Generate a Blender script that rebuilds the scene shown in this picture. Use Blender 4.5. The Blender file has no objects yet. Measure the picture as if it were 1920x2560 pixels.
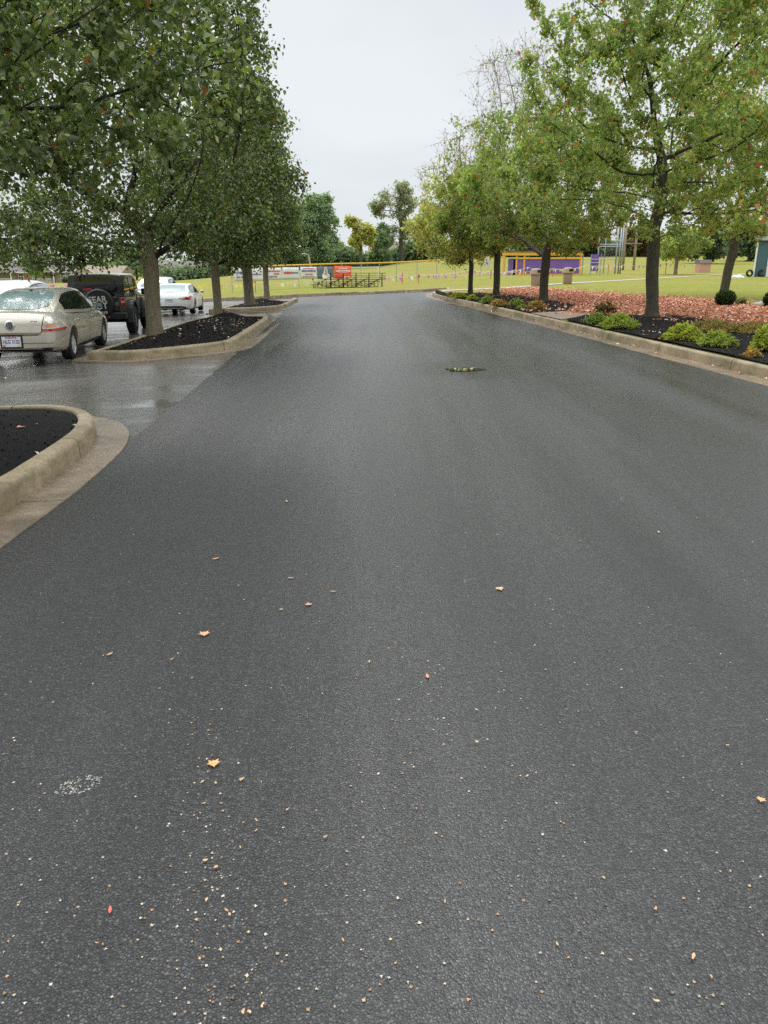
import bpy, bmesh, math, random
import numpy as np
from mathutils import Vector, Matrix
from mathutils.geometry import delaunay_2d_cdt
SC = bpy.context.scene
COL = SC.collection
R = math.radians
# ------------------------------------------------------------------ camera geometry (photo measured at 1920x2560)
F0, H0, PITCH = 1930.0, 1.65, math.atan((1280 - 670) / 1930.0)
KH = 0.20                                   # kerb height

def sm(a, b, x):
    t = min(1.0, max(0.0, (x - a) / (b - a)))
    return t * t * (3 - 2 * t)

def pave(x, y):                             # road and car park: falls gently to the left, rises a little towards the back right
    r = sm(-4, 14, x)
    return -0.04 * min(12.0, max(0.0, -3.2 - x)) * sm(2, 12, y) + r * 0.0125 * max(0, min(y, 300) - 27)

def terr(x, y):                             # lawn and fields: rise to the right and far back, fall to the left
    l = 1 - sm(-45, -14, x)
    far = 0.020 * max(0, min(y, 200) - 95) * sm(-60, -18, x)
    return pave(x, y) + KH + far - l * 0.0087 * min(170, max(0, y - 30))

def ray(u, v):
    xc, yc = (u - 960) / F0, (1280 - v) / F0
    return xc, math.cos(PITCH) + yc * math.sin(PITCH), -math.sin(PITCH) + yc * math.cos(PITCH)

def hit(u, v, zf):                          # where the sight line through a photo point meets a surface
    d = ray(u, v)
    t0, t = 0.5, 0.5
    while t < 500:
        t1 = t + max(0.25, t * 0.02)
        if H0 + d[2] * t1 < zf(d[0] * t1, d[1] * t1):
            for _ in range(30):
                m = (t + t1) / 2
                if H0 + d[2] * m < zf(d[0] * m, d[1] * m): t1 = m
                else: t = m
            break
        t = t1
    return d[0] * t, d[1] * t

def gp(u, v): return hit(u, v, pave)
def gt(u, v): return hit(u, v, terr)
def wx(u, d): return (u - 960) / (F0 / math.cos(PITCH)) * d      # lateral position at a distance, near eye level

# ------------------------------------------------------------------ scene objects
def tag(o, label=None, cat=None, group=None, kind=None):
    if label: o['label'] = label
    if cat: o['category'] = cat
    if group: o['group'] = group
    if kind: o['kind'] = kind
    return o

def empty(name, loc=(0, 0, 0), rz=0.0, label=None, cat=None, group=None):
    o = bpy.data.objects.new(name, None); COL.objects.link(o)
    o.location = loc; o.rotation_euler = (0, 0, rz); o.empty_display_size = 0.3
    return tag(o, label, cat, group)

def link(name, me, parent=None, loc=None, rot=None):
    o = bpy.data.objects.new(name, me); COL.objects.link(o)
    if parent: o.parent = parent
    if loc: o.location = loc
    if rot: o.rotation_euler = rot
    return o

def copy_tree(o, parent=None):
    c = o.copy(); COL.objects.link(c); c.parent = parent
    for ch in list(o.children): copy_tree(ch, c)
    return c

class MB:
    """collects shapes into ONE mesh"""
    def __init__(s): s.v, s.f = [], []
    def add(s, vs, fs):
        b = len(s.v); s.v += [tuple(p) for p in vs]; s.f += [tuple(b + i for i in f) for f in fs]; return s
    def box(s, c, d, rz=0.0, bev=0.0, taper=1.0):
        x, y, z = d[0] / 2, d[1] / 2, d[2] / 2
        ca, sa = math.cos(rz), math.sin(rz)
        if bev <= 0:
            vs = [(-x, -y, -z), (x, -y, -z), (x, y, -z), (-x, y, -z), (-x * taper, -y * taper, z), (x * taper, -y * taper, z), (x * taper, y * taper, z), (-x * taper, y * taper, z)]
            fs = [(3, 2, 1, 0), (4, 5, 6, 7), (0, 1, 5, 4), (1, 2, 6, 5), (2, 3, 7, 6), (3, 0, 4, 7)]
        else:
            bm = bmesh.new(); bmesh.ops.create_cube(bm, size=1.0)
            for q in bm.verts:
                k = taper if q.co.z > 0 else 1
                q.co = Vector((q.co.x * d[0] * k, q.co.y * d[1] * k, q.co.z * d[2]))
            bmesh.ops.bevel(bm, geom=bm.edges[:], offset=bev, segments=2, affect='EDGES', profile=0.5)
            bm.verts.index_update()
            vs = [tuple(q.co) for q in bm.verts]; fs = [tuple(q.index for q in f.verts) for f in bm.faces]; bm.free()
        return s.add([(c[0] + p[0] * ca - p[1] * sa, c[1] + p[0] * sa + p[1] * ca, c[2] + p[2]) for p in vs], fs)
    def tube(s, pts, rad, n=8, cap=True):
        pts = [Vector(p) for p in pts]
        rad = rad if isinstance(rad, (list, tuple)) else [rad] * len(pts)
        rings = []
        up = None
        for i, p in enumerate(pts):
            t = (pts[min(i + 1, len(pts) - 1)] - pts[max(i - 1, 0)])
            if t.length < 1e-9: t = Vector((0, 0, 1))
            t.normalize()
            if up is None: up = t.orthogonal().normalized()
            up = (up - t * up.dot(t))
            up = up.normalized() if up.length > 1e-6 else t.orthogonal().normalized()
            w = t.cross(up)
            rings.append([p + (up * math.cos(2 * math.pi * k / n) + w * math.sin(2 * math.pi * k / n)) * rad[i] for k in range(n)])
        vs = [q for r in rings for q in r]
        fs = [(i * n + k, i * n + (k + 1) % n, (i + 1) * n + (k + 1) % n, (i + 1) * n + k) for i in range(len(pts) - 1) for k in range(n)]
        if cap: fs += [tuple(range(n - 1, -1, -1)), tuple((len(pts) - 1) * n + k for k in range(n))]
        return s.add(vs, fs)
    def lathe(s, prof, c=(0, 0, 0), n=24, axis='z', scale=(1, 1), cap=True):
        vs, fs = [], []
        for (r, h) in prof:
            for k in range(n):
                a = 2 * math.pi * k / n
                p = (r * math.cos(a) * scale[0], r * math.sin(a) * scale[1], h)
                if axis == 'x': p = (h, p[0], p[1])
                if axis == 'y': p = (p[0], h, p[1])
                vs.append((c[0] + p[0], c[1] + p[1], c[2] + p[2]))
        for i in range(len(prof) - 1):
            for k in range(n):
                fs.append((i * n + k, i * n + (k + 1) % n, (i + 1) * n + (k + 1) % n, (i + 1) * n + k))
        if cap and prof[0][0] > 1e-6: fs.append(tuple(range(n - 1, -1, -1)))
        if cap and prof[-1][0] > 1e-6: fs.append(tuple((len(prof) - 1) * n + k for k in range(n)))
        return s.add(vs, fs)
    def prism(s, poly, axis, a0, a1):
        """poly in the plane across axis, extruded from a0 to a1"""
        n = len(poly)
        def P(p, a):
            return (a, p[0], p[1]) if axis == 'x' else (p[0], a, p[1]) if axis == 'y' else (p[0], p[1], a)
        vs = [P(p, a0) for p in poly] + [P(p, a1) for p in poly]
        fs = [tuple(range(n - 1, -1, -1)), tuple(range(n, 2 * n))] + [(i, (i + 1) % n, n + (i + 1) % n, n + i) for i in range(n)]
        return s.add(vs, fs)
    def mesh(s, name, mat, smooth=False):
        me = bpy.data.meshes.new(name); me.from_pydata(s.v, [], s.f)
        bm = bmesh.new(); bm.from_mesh(me); bmesh.ops.recalc_face_normals(bm, faces=bm.faces); bm.to_mesh(me); bm.free()
        if mat: me.materials.append(mat)
        if smooth is True:
            me.polygons.foreach_set('use_smooth', [True] * len(me.polygons))
        elif smooth:
            me.polygons.foreach_set('use_smooth', [True] * len(me.polygons)); me.set_sharp_from_angle(angle=R(smooth))
        return me
    def build(s, name, mat, parent=None, smooth=False, loc=None, rot=None):
        return link(name, s.mesh(name, mat, smooth), parent, loc, rot)

def np_mesh(name, V, Q, mat, tint=None, smooth=False):
    me = bpy.data.meshes.new(name)
    V = np.asarray(V, np.float32); Q = np.asarray(Q, np.int32); k = Q.shape[1]
    me.vertices.add(len(V)); me.vertices.foreach_set('co', V.ravel())
    me.loops.add(Q.size); me.loops.foreach_set('vertex_index', Q.ravel())
    me.polygons.add(len(Q)); me.polygons.foreach_set('loop_start', np.arange(len(Q), dtype=np.int32) * k)
    if tint is not None:
        at = me.attributes.new('tint', 'FLOAT_COLOR', 'FACE')
        at.data.foreach_set('color', np.concatenate([tint, np.ones((len(tint), 1))], 1).astype(np.float32).ravel())
    if smooth: me.polygons.foreach_set('use_smooth', np.ones(len(Q), bool))
    me.update(calc_edges=True); me.validate()
    me.materials.append(mat)
    return me

# ------------------------------------------------------------------ flat regions that follow their outlines exactly
def resample(poly, sp, closed=True):
    out = []
    n = len(poly)
    for i in range(n if closed else n - 1):
        a, b = poly[i], poly[(i + 1) % n]
        k = max(1, int(math.hypot(b[0] - a[0], b[1] - a[1]) / sp))
        out += [(a[0] + (b[0] - a[0]) * j / k, a[1] + (b[1] - a[1]) * j / k) for j in range(k)]
    if not closed: out.append(tuple(poly[-1]))
    return out

def chaikin(pts, it=2, closed=False, cut=0.25):
    for _ in range(it):
        o = []
        n = len(pts)
        if not closed: o.append(pts[0])
        for i in range(n if closed else n - 1):
            a, b = pts[i], pts[(i + 1) % n]
            o += [(a[0] + (b[0] - a[0]) * cut, a[1] + (b[1] - a[1]) * cut), (a[0] + (b[0] - a[0]) * (1 - cut), a[1] + (b[1] - a[1]) * (1 - cut))]
        if not closed: o.append(pts[-1])
        pts = o
    return pts

def inside(poly, P):
    P = np.asarray(P, float); x, y = P[:, 0], P[:, 1]
    res = np.zeros(len(P), bool)
    q = np.asarray(poly, float); j = len(q) - 1
    for i in range(len(q)):
        xi, yi, xj, yj = q[i][0], q[i][1], q[j][0], q[j][1]
        if yi != yj:
            res ^= ((yi > y) != (yj > y)) & (x < (xj - xi) * (y - yi) / (yj - yi) + xi)
        j = i
    return res

def dist_poly(poly, P):
    P = np.asarray(P, float); d = np.full(len(P), 1e9)
    for i in range(len(poly)):
        a, b = np.array(poly[i], float), np.array(poly[(i + 1) % len(poly)], float)
        ab = b - a; L = max(1e-12, ab @ ab)
        t = np.clip(((P - a) @ ab) / L, 0, 1)
        d = np.minimum(d, np.hypot(*(P - (a + t[:, None] * ab)).T))
    return d

def region(poly, pts, zf, holes=()):
    """triangles filling poly minus holes, through the given interior points"""
    vs, es = [], []
    for ring in [poly] + list(holes):
        b = len(vs); vs += [Vector(p) for p in ring]
        es += [(b + i, b + (i + 1) % len(ring)) for i in range(len(ring))]
    if len(pts):
        pts = np.asarray(pts)
        k = inside(poly, pts) & (dist_poly(poly, pts) > 0.03)
        for h in holes: k &= ~inside(h, pts) & (dist_poly(h, pts) > 0.03)
        vs += [Vector((p[0], p[1])) for p in pts[k]]
    V, E, Fc = delaunay_2d_cdt(vs, es, [], 0, 1e-6)[:3]
    cen = np.array([[sum(V[i].x for i in f) / 3, sum(V[i].y for i in f) / 3] for f in Fc])
    k = inside(poly, cen)
    for h in holes: k &= ~inside(h, cen)
    m = MB()
    m.v = [(p.x, p.y, zf(p.x, p.y)) for p in V]
    m.f = [tuple(f) for f, q in zip(Fc, k) if q]
    return m

def grid_pts(x0, x1, y0, y1, sp, jit=0.25, seed=1):
    rg = np.random.default_rng(seed)
    gx, gy = np.meshgrid(np.arange(x0, x1, sp), np.arange(y0, y1, sp))
    p = np.stack([gx.ravel(), gy.ravel()], 1)
    return p + (rg.random(p.shape) - 0.5) * sp * jit

def offset_line(pts, d, closed=False):
    """shift a polyline sideways to its left by d"""
    n = len(pts); out = []
    for i in range(n):
        a = pts[(i - 1) % n] if (closed or i > 0) else pts[i]
        b = pts[(i + 1) % n] if (closed or i < n - 1) else pts[i]
        t = (b[0] - a[0], b[1] - a[1]); L = math.hypot(*t) or 1
        dd = d(i / n) if callable(d) else d
        out.append((pts[i][0] - t[1] / L * dd, pts[i][1] + t[0] / L * dd))
    return out

def sweep(pts, prof, zf, closed=False, seg=None, gap=0.012):
    """profile [(offset to the left, height)] swept along pts; seg = length of the cast pieces"""
    m = MB()
    pts = [Vector((p[0], p[1])) for p in pts]
    n = len(pts); fr = []
    for i in range(n):
        a = pts[(i - 1) % n] if (closed or i > 0) else pts[i]
        b = pts[(i + 1) % n] if (closed or i < n - 1) else pts[i]
        t = (b - a).normalized(); fr.append((pts[i], Vector((-t.y, t.x))))
    if closed: fr.append(fr[0])
    acc, run, runs = 0.0, [fr[0]], []
    for i in range(1, len(fr)):
        p, q = fr[i - 1], fr[i]
        L = (q[0] - p[0]).length
        if seg and acc + L >= seg and L > 0.05:
            t = (seg - acc) / L
            c = p[0].lerp(q[0], t); nn = p[1].lerp(q[1], t).normalized(); dr = (q[0] - p[0]).normalized() * gap / 2
            run.append((c - dr, nn)); runs.append(run); run = [(c + dr, nn), q]; acc = L * (1 - t)
        else:
            run.append(q); acc += L
    runs.append(run)
    k = len(prof)
    for run in runs:
        if len(run) < 2: continue
        vs = []
        for (p, nn) in run:
            z = zf(p.x, p.y)
            vs += [(p.x + nn.x * o, p.y + nn.y * o, z + h) for (o, h) in prof]
        fs = [(i * k + j, i * k + j + 1, (i + 1) * k + j + 1, (i + 1) * k + j) for i in range(len(run) - 1) for j in range(k - 1)]
        fs += [tuple(range(k)), tuple((len(run) - 1) * k + j for j in range(k - 1, -1, -1))]
        m.add(vs, fs)
    return m
# ------------------------------------------------------------------ materials
class NT:
    def __init__(s, name):
        s.m = bpy.data.materials.new(name); s.m.use_nodes = True
        s.t = s.m.node_tree; s.b = s.t.nodes['Principled BSDF']; s.out = s.t.nodes['Material Output']
        s.co = None
    def n(s, typ, **kw):
        q = s.t.nodes.new(typ)
        for k, v in kw.items():
            if k in q.inputs.keys(): q.inputs[k].default_value = v
            else: setattr(q, k, v)
        return q
    def l(s, a, b): s.t.links.new(a, b)
    def obj(s, scale=(1, 1, 1)):
        tc = s.n('ShaderNodeTexCoord'); mp = s.n('ShaderNodeMapping'); mp.inputs['Scale'].default_value = scale
        s.l(tc.outputs['Object'], mp.inputs['Vector']); return mp.outputs['Vector']
    def noise(s, scale, detail=4, rough=0.6, vec=None, dist=0.0):
        q = s.n('ShaderNodeTexNoise'); q.inputs['Scale'].default_value = scale; q.inputs['Detail'].default_value = detail
        q.inputs['Roughness'].default_value = rough; q.inputs['Distortion'].default_value = dist
        s.l(vec if vec is not None else s.obj(), q.inputs['Vector']); return q.outputs['Fac']
    def voro(s, scale, vec=None, feature='F1', out='Distance'):
        q = s.n('ShaderNodeTexVoronoi', feature=feature); q.inputs['Scale'].default_value = scale
        s.l(vec if vec is not None else s.obj(), q.inputs['Vector']); return q.outputs[out]
    def ramp(s, fac, stops, interp='LINEAR'):
        q = s.n('ShaderNodeValToRGB'); q.color_ramp.interpolation = interp
        e = q.color_ramp.elements
        while len(e) < len(stops): e.new(0.5)
        for el, (p, c) in zip(e, stops):
            el.position = p; el.color = (c, c, c, 1) if isinstance(c, (int, float)) else (*c, 1)
        s.l(fac, q.inputs['Fac']); return q.outputs['Color']
    def mix(s, fac, a, b, mode='MIX'):
        q = s.n('ShaderNodeMix', data_type='RGBA', blend_type=mode)
        for i, x in ((0, fac), (6, a), (7, b)):
            if isinstance(x, (int, float)): q.inputs[i].default_value = x
            elif isinstance(x, tuple): q.inputs[i].default_value = (*x, 1)
            else: s.l(x, q.inputs[i])
        return q.outputs[2]
    def math(s, op, a, b=0.0):
        q = s.n('ShaderNodeMath', operation=op)
        for i, x in enumerate((a, b)):
            if isinstance(x, (int, float)): q.inputs[i].default_value = x
            else: s.l(x, q.inputs[i])
        return q.outputs[0]
    def bump(s, h, strength=0.5, dist=0.01, prev=None):
        q = s.n('ShaderNodeBump'); q.inputs['Strength'].default_value = strength; q.inputs['Distance'].default_value = dist
        s.l(h, q.inputs['Height'])
        if prev is not None: s.l(prev, q.inputs['Normal'])
        return q.outputs['Normal']
    def set(s, color=None, rough=None, normal=None, **kw):
        for k, x in (('Base Color', color), ('Roughness', rough), ('Normal', normal), *kw.items()):
            if x is None: continue
            i = s.b.inputs[k]
            if isinstance(x, tuple): i.default_value = (*x, 1)
            elif isinstance(x, (int, float)): i.default_value = x
            else: s.l(x, i)
        return s.m

def plain(name, col, rough=0.6, metal=0.0, var=0.12, scale=6.0, bump=0.0, **kw):
    """a colour with slight uneven wear"""
    t = NT(name)
    f = t.noise(scale, 5, 0.65)
    a = tuple(c * (1 - var) for c in col); b = tuple(min(1, c * (1 + var)) for c in col)
    nm = t.bump(t.noise(scale * 9, 3), bump, 0.01) if bump else None
    r = t.math('ADD', t.math('MULTIPLY', t.noise(scale * 2.3, 3), 0.16), max(0.02, rough - 0.08))
    return t.set(t.ramp(f, [(0.3, a), (0.7, b)]), r, nm, Metallic=metal, **kw)

M = {}
PUD = gp(1158, 928)
_j0, _j1 = gp(1250, 1040), gp(1800, 1560)
JOINT = (_j0[0] - _j0[1] * (_j1[0] - _j0[0]) / (_j1[1] - _j0[1]), (_j1[0] - _j0[0]) / (_j1[1] - _j0[1]))
def asphalt_new():
    t = NT('new_asphalt')
    o = t.obj(); along = t.obj((1.0, 0.16, 1.0))
    v1 = t.n('ShaderNodeTexVoronoi'); v1.inputs['Scale'].default_value = 112; v1.inputs['Randomness'].default_value = 1.0; t.l(t.mix(0.03, o, t.n('ShaderNodeTexNoise', Scale=160.0).outputs['Color']), v1.inputs['Vector'])
    v2 = t.n('ShaderNodeTexVoronoi'); v2.inputs['Scale'].default_value = 70; t.l(o, v2.inputs['Vector'])
    edge = t.voro(112, t.mix(0.03, o, t.n('ShaderNodeTexNoise', Scale=160.0).outputs['Color']), 'DISTANCE_TO_EDGE'); msk = t.noise(90, 4, 0.8, o)
    # lengthwise paving joint: open, coarser grain
    sx_ = t.n('ShaderNodeSeparateXYZ'); t.l(t.n('ShaderNodeTexCoord').outputs['Object'], sx_.inputs[0])
    dj = t.math('ABSOLUTE', t.math('ADD', t.math('SUBTRACT', sx_.outputs[0], t.math('MULTIPLY', sx_.outputs[1], JOINT[1])), t.math('ADD', t.math('MULTIPLY', t.noise(1.1, 5, 0.7, o), 0.24), -JOINT[0] - 0.12)))
    joint = t.math('MULTIPLY', t.ramp(dj, [(0.01, 1.0), (0.15, 0.0)]), t.ramp(t.math('ADD', t.math('MULTIPLY', t.noise(0.5, 3, 0.6, o), .6), t.math('MULTIPLY', t.noise(22, 4, 0.8, o), .6)), [(0.48, 0.0), (0.66, 1.0)]))
    pits = t.noise(75, 4, 0.75, o, 0.5); fine = t.noise(420, 2, 0.6, o)
    big = t.noise(0.55, 4, 0.5, along, 0.05); band = t.noise(0.9, 4, 0.55, t.obj((1.0, 0.045, 1.0)))
    mot = t.noise(2.2, 6, 0.7, o)
    sep = t.n('ShaderNodeSeparateColor'); t.l(v1.outputs['Color'], sep.inputs[0])
    stone = t.ramp(sep.outputs[0], [(0.0, (0.020, 0.0197, 0.0193)), (0.60, (0.040, 0.0393, 0.0386)), (1.0, (0.085, 0.0835, 0.0815))])
    col = t.mix(t.ramp(mot, [(0.3, 0.0), (0.7, 0.20)]), stone, (0.036, 0.0355, 0.035))
    gaps = t.math('MULTIPLY', t.ramp(edge, [(0.06, 1.0), (0.26, 0.0)]), t.ramp(t.math('ADD', msk, t.math('MULTIPLY', joint, 0.12)), [(0.36, 0.15), (0.56, 1.0)]))
    col = t.mix(gaps, col, (0.004, 0.004, 0.004))
    col = t.mix(t.math('MULTIPLY', joint, 0.75), col, (0.012, 0.012, 0.012))
    col = t.mix(t.ramp(pits, [(0.40, 0.95), (0.47, 0.0)]), col, (0.005, 0.005, 0.005))
    col = t.mix(t.ramp(t.noise(60, 2, 0.9, o), [(0.765, 0.0), (0.785, 0.8)]), col, (0.42, 0.39, 0.32))
    h = t.math('ADD', t.math('MULTIPLY', v1.outputs['Distance'], -0.7), t.math('ADD', t.math('ADD', t.math('MULTIPLY', pits, 1.6), t.math('MULTIPLY', gaps, -0.9)), t.math('MULTIPLY', fine, 0.15)))
    wet = t.math('ADD', t.math('MULTIPLY', big, 0.55), t.math('MULTIPLY', band, 0.45))
    # damp film round the puddle
    mpp = t.n('ShaderNodeMapping'); mpp.inputs['Location'].default_value = (-PUD[0], -PUD[1] - .15, 0); t.l(t.n('ShaderNodeTexCoord').outputs['Object'], mpp.inputs['Vector'])
    mp2 = t.n('ShaderNodeMapping'); mp2.inputs['Scale'].default_value = (0.62, 0.50, 0); t.l(mpp.outputs[0], mp2.inputs['Vector'])
    ln = t.n('ShaderNodeVectorMath', operation='LENGTH'); t.l(mp2.outputs[0], ln.inputs[0])
    film = t.ramp(t.math('ADD', ln.outputs['Value'], t.math('MULTIPLY', t.noise(1.5, 4, .6, o), .5)), [(0.45, 1.0), (1.05, 0.0)])
    band2 = t.noise(1.5, 2, 0.4, t.obj((1.0, 0.012, 1.0)))
    wet = t.math('ADD', wet, t.math('MULTIPLY', t.math('SUBTRACT', band2, 0.5), 0.45))
    wet = t.math('SUBTRACT', wet, t.math('MULTIPLY', film, 0.25))
    r = t.math('ADD', t.ramp(wet, [(0.36, 0.20), (0.50, 0.29), (0.62, 0.38)]), t.math('MULTIPLY', joint, 0.12))
    st = t.ramp(wet, [(0.36, 0.25), (0.62, 0.60)])
    bp = t.n('ShaderNodeBump'); bp.inputs['Distance'].default_value = 0.0045
    t.l(h, bp.inputs['Height']); t.l(st, bp.inputs['Strength'])
    return t.set(col, r, bp.outputs['Normal'], **{'Specular IOR Level': 0.55})
def asphalt_old():
    t = NT('worn_wet_asphalt')
    o = t.obj()
    a = t.noise(0.5, 6, 0.62, t.obj((0.55, 1.6, 1)), 0.6); b = t.noise(14, 5, 0.7, o); g = t.voro(70, o)
    col = t.ramp(b, [(0.3, (0.075, 0.073, 0.069)), (0.7, (0.15, 0.143, 0.132))])
    col = t.mix(t.ramp(t.noise(1.3, 5, 0.7, o), [(0.45, 0.0), (0.7, 0.55)]), col, (0.13, 0.115, 0.085))
    r = t.ramp(a, [(0.36, 0.04), (0.50, 0.12), (0.66, 0.34)])
    st = t.ramp(a, [(0.36, 0.03), (0.60, 0.40)])
    bp = t.n('ShaderNodeBump'); bp.inputs['Distance'].default_value = 0.005
    t.l(t.math('ADD', t.math('MULTIPLY', g, -1.0), t.math('MULTIPLY', b, 0.6)), bp.inputs['Height']); t.l(st, bp.inputs['Strength'])
    return t.set(col, r, bp.outputs['Normal'])
def concrete(name, lo, hi, stain, rough=0.75, moss=0.35):
    t = NT(name)
    o = t.obj()
    n1 = t.noise(2.2, 6, 0.7, o); n2 = t.noise(26, 5, 0.7, o); n3 = t.noise(0.8, 5, 0.7, t.obj((1, 1, 3.5)), 0.8)
    col = t.ramp(n1, [(0.28, lo), (0.72, hi)])
    col = t.mix(t.ramp(n2, [(0.35, 0.45), (0.6, 0.0)]), col, tuple(c * 0.55 for c in lo))
    col = t.mix(t.ramp(n3, [(0.44, 0.0), (0.62, moss)]), col, stain)
    return t.set(col, t.ramp(n3, [(0.35, rough - 0.3), (0.6, rough)]), t.bump(t.math('ADD', n2, t.noise(120, 3, 0.6, o)), 0.45, 0.006))
def grass_mat():
    t = NT('mown_grass')
    o = t.obj()
    a = t.noise(0.10, 6, 0.62, t.obj((0.7, 1.5, 1)), 0.5); b = t.noise(1.6, 6, 0.72, o); c = t.noise(18, 4, 0.75, t.obj((1, 0.6, 1)))
    col = t.ramp(b, [(0.30, (0.150, 0.185, 0.028)), (0.50, (0.245, 0.260, 0.048)), (0.72, (0.335, 0.315, 0.070))])
    col = t.mix(t.ramp(a, [(0.43, 0.0), (0.64, 0.85)]), col, (0.33, 0.245, 0.09))
    col = t.mix(t.ramp(c, [(0.30, 0.6), (0.55, 0.0)]), col, (0.075, 0.095, 0.016))
    return t.set(col, 0.95, t.bump(t.math('ADD', c, b), 0.9, 0.06), **{'Specular IOR Level': 0.08})
def mulch_mat():
    t = NT('black_mulch')
    o = t.obj()
    a = t.noise(30, 5, 0.8, t.obj((1, 1, 1)), 1.2); b = t.voro(42, o)
    col = t.ramp(a, [(0.3, (0.004, 0.0038, 0.0035)), (0.62, (0.013, 0.012, 0.011)), (0.8, (0.040, 0.035, 0.030))])
    return t.set(col, 0.85, t.bump(t.math('ADD', a, b), 1.0, 0.035), **{'Specular IOR Level': 0.15})
def leaf_mat(name, trans=0.3, rough=0.42, spec=0.5):
    t = NT(name)
    at = t.n('ShaderNodeAttribute', attribute_name='tint')
    v = t.noise(40, 3, 0.6)
    col = t.mix(1.0, at.outputs['Color'], t.ramp(v, [(0.3, 0.82), (0.7, 1.15)]), 'MULTIPLY')
    t.set(col, rough, **{'Specular IOR Level': spec})
    tr = t.n('ShaderNodeBsdfTranslucent'); t.l(t.mix(1.0, col, (1.25, 1.35, 0.7), 'MULTIPLY'), tr.inputs['Color'])
    mx = t.n('ShaderNodeMixShader'); mx.inputs[0].default_value = trans
    t.l(t.b.outputs[0], mx.inputs[1]); t.l(tr.outputs[0], mx.inputs[2]); t.l(mx.outputs[0], t.out.inputs['Surface'])
    return t.m
def bark_mat(name, lo, hi, moss):
    t = NT(name)
    v = t.obj((1, 1, 0.22)); a = t.noise(26, 6, 0.75, v, 0.6); b = t.noise(2.5, 4, 0.6)
    w = t.voro(30, v)
    col = t.ramp(a, [(0.3, lo), (0.7, hi)])
    col = t.mix(t.ramp(b, [(0.45, 0.0), (0.7, 0.6)]), col, moss)
    return t.set(col, 0.85, t.bump(t.math('ADD', a, t.math('MULTIPLY', w, -0.7)), 0.9, 0.03))
def paint(name, col, flake=0.0, rough=0.28):
    t = NT(name)
    d = t.noise(3.0, 5, 0.7)
    c = t.ramp(d, [(0.3, tuple(x * 0.95 for x in col)), (0.7, col)])
    r = t.ramp(t.noise(18, 4, 0.7), [(0.35, rough), (0.7, rough + 0.10)])
    return t.set(c, r, Metallic=flake, **{'Coat Weight': 1.0, 'Coat Roughness': 0.05})
def glassy(name, col, rough=0.03):
    t = NT(name)
    return t.set(t.ramp(t.noise(2.0, 3), [(0.3, col), (0.7, tuple(c * 1.3 for c in col))]), rough, IOR=1.5, **{'Coat Weight': 0.3})
def brick_mat(name, a, b, mortar, scale=4.0):
    t = NT(name)
    q = t.n('ShaderNodeTexBrick'); q.inputs['Color1'].default_value = (*a, 1); q.inputs['Color2'].default_value = (*b, 1)
    q.inputs['Mortar'].default_value = (*mortar, 1); q.inputs['Scale'].default_value = scale
    tc = t.n('ShaderNodeTexCoord'); mp = t.n('ShaderNodeMapping'); mp.inputs['Rotation'].default_value = (R(90), 0, 0)
    t.l(tc.outputs['Object'], mp.inputs['Vector']); t.l(mp.outputs['Vector'], q.inputs['Vector'])
    return t.set(q.outputs['Color'], 0.85, t.bump(q.outputs['Fac'], -0.3, 0.01))
def siding(name, col, step=0.18):
    t = NT(name)
    q = t.n('ShaderNodeTexWave', wave_type='BANDS', bands_direction='Z', wave_profile='SAW'); q.inputs['Scale'].default_value = 0.314 / step
    tc = t.n('ShaderNodeTexCoord'); t.l(tc.outputs['Object'], q.inputs['Vector'])
    n = t.noise(1.5, 4)
    return t.set(t.ramp(n, [(0.3, tuple(c * 0.88 for c in col)), (0.7, col)]), 0.7, t.bump(q.outputs['Fac'], 0.5, 0.02))
def pavers():
    t = NT('brick_pavers')
    q = t.n('ShaderNodeTexBrick'); q.inputs['Color1'].default_value = (0.33, 0.21, 0.15, 1); q.inputs['Color2'].default_value = (0.26, 0.18, 0.14, 1)
    q.inputs['Mortar'].default_value = (0.10, 0.08, 0.06, 1); q.inputs['Scale'].default_value = 2.4
    t.l(t.obj(), q.inputs['Vector'])
    c = t.mix(t.ramp(t.noise(2, 5), [(0.4, 0.0), (0.7, 0.4)]), q.outputs['Color'], (0.22, 0.18, 0.13))
    return t.set(c, 0.6, t.bump(q.outputs['Fac'], -0.4, 0.01))

M['asphalt'] = asphalt_new(); M['lot'] = asphalt_old()
M['kerb'] = concrete('kerb_concrete', (0.21, 0.16, 0.092), (0.43, 0.34, 0.21), (0.10, 0.085, 0.036), 0.75, 0.65)
M['gutter'] = concrete('gutter_concrete', (0.17, 0.125, 0.085), (0.32, 0.245, 0.165), (0.065, 0.048, 0.030), 0.5, 0.8)
M['walk'] = concrete('path_concrete', (0.36, 0.31, 0.25), (0.50, 0.44, 0.37), (0.25, 0.20, 0.15), 0.7, 0.4)
M['grass'] = grass_mat(); M['mulch'] = mulch_mat(); M['pavers'] = pavers()
M['leaf'] = leaf_mat('glossy_green_leaf', 0.35, 0.26, 0.5); M['maple'] = leaf_mat('soft_green_leaf', 0.5, 0.5, 0.3)
M['dry_leaf'] = leaf_mat('fallen_leaf', 0.1, 0.6, 0.15)
M['bark'] = bark_mat('ridged_grey_bark', (0.10, 0.082, 0.055), (0.36, 0.30, 0.205), (0.23, 0.20, 0.085))
M['bark2'] = bark_mat('dark_wet_bark', (0.030, 0.026, 0.018), (0.115, 0.10, 0.072), (0.12, 0.122, 0.060))
M['twig'] = bark_mat('dark_twig_bark', (0.020, 0.016, 0.011), (0.060, 0.048, 0.034), (0.050, 0.048, 0.028))
M['stone'] = concrete('garden_stone', (0.30, 0.29, 0.27), (0.46, 0.45, 0.42), (0.25, 0.24, 0.20))
M['rubber'] = plain('tyre_rubber', (0.014, 0.014, 0.015), 0.75, bump=0.4)
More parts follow.
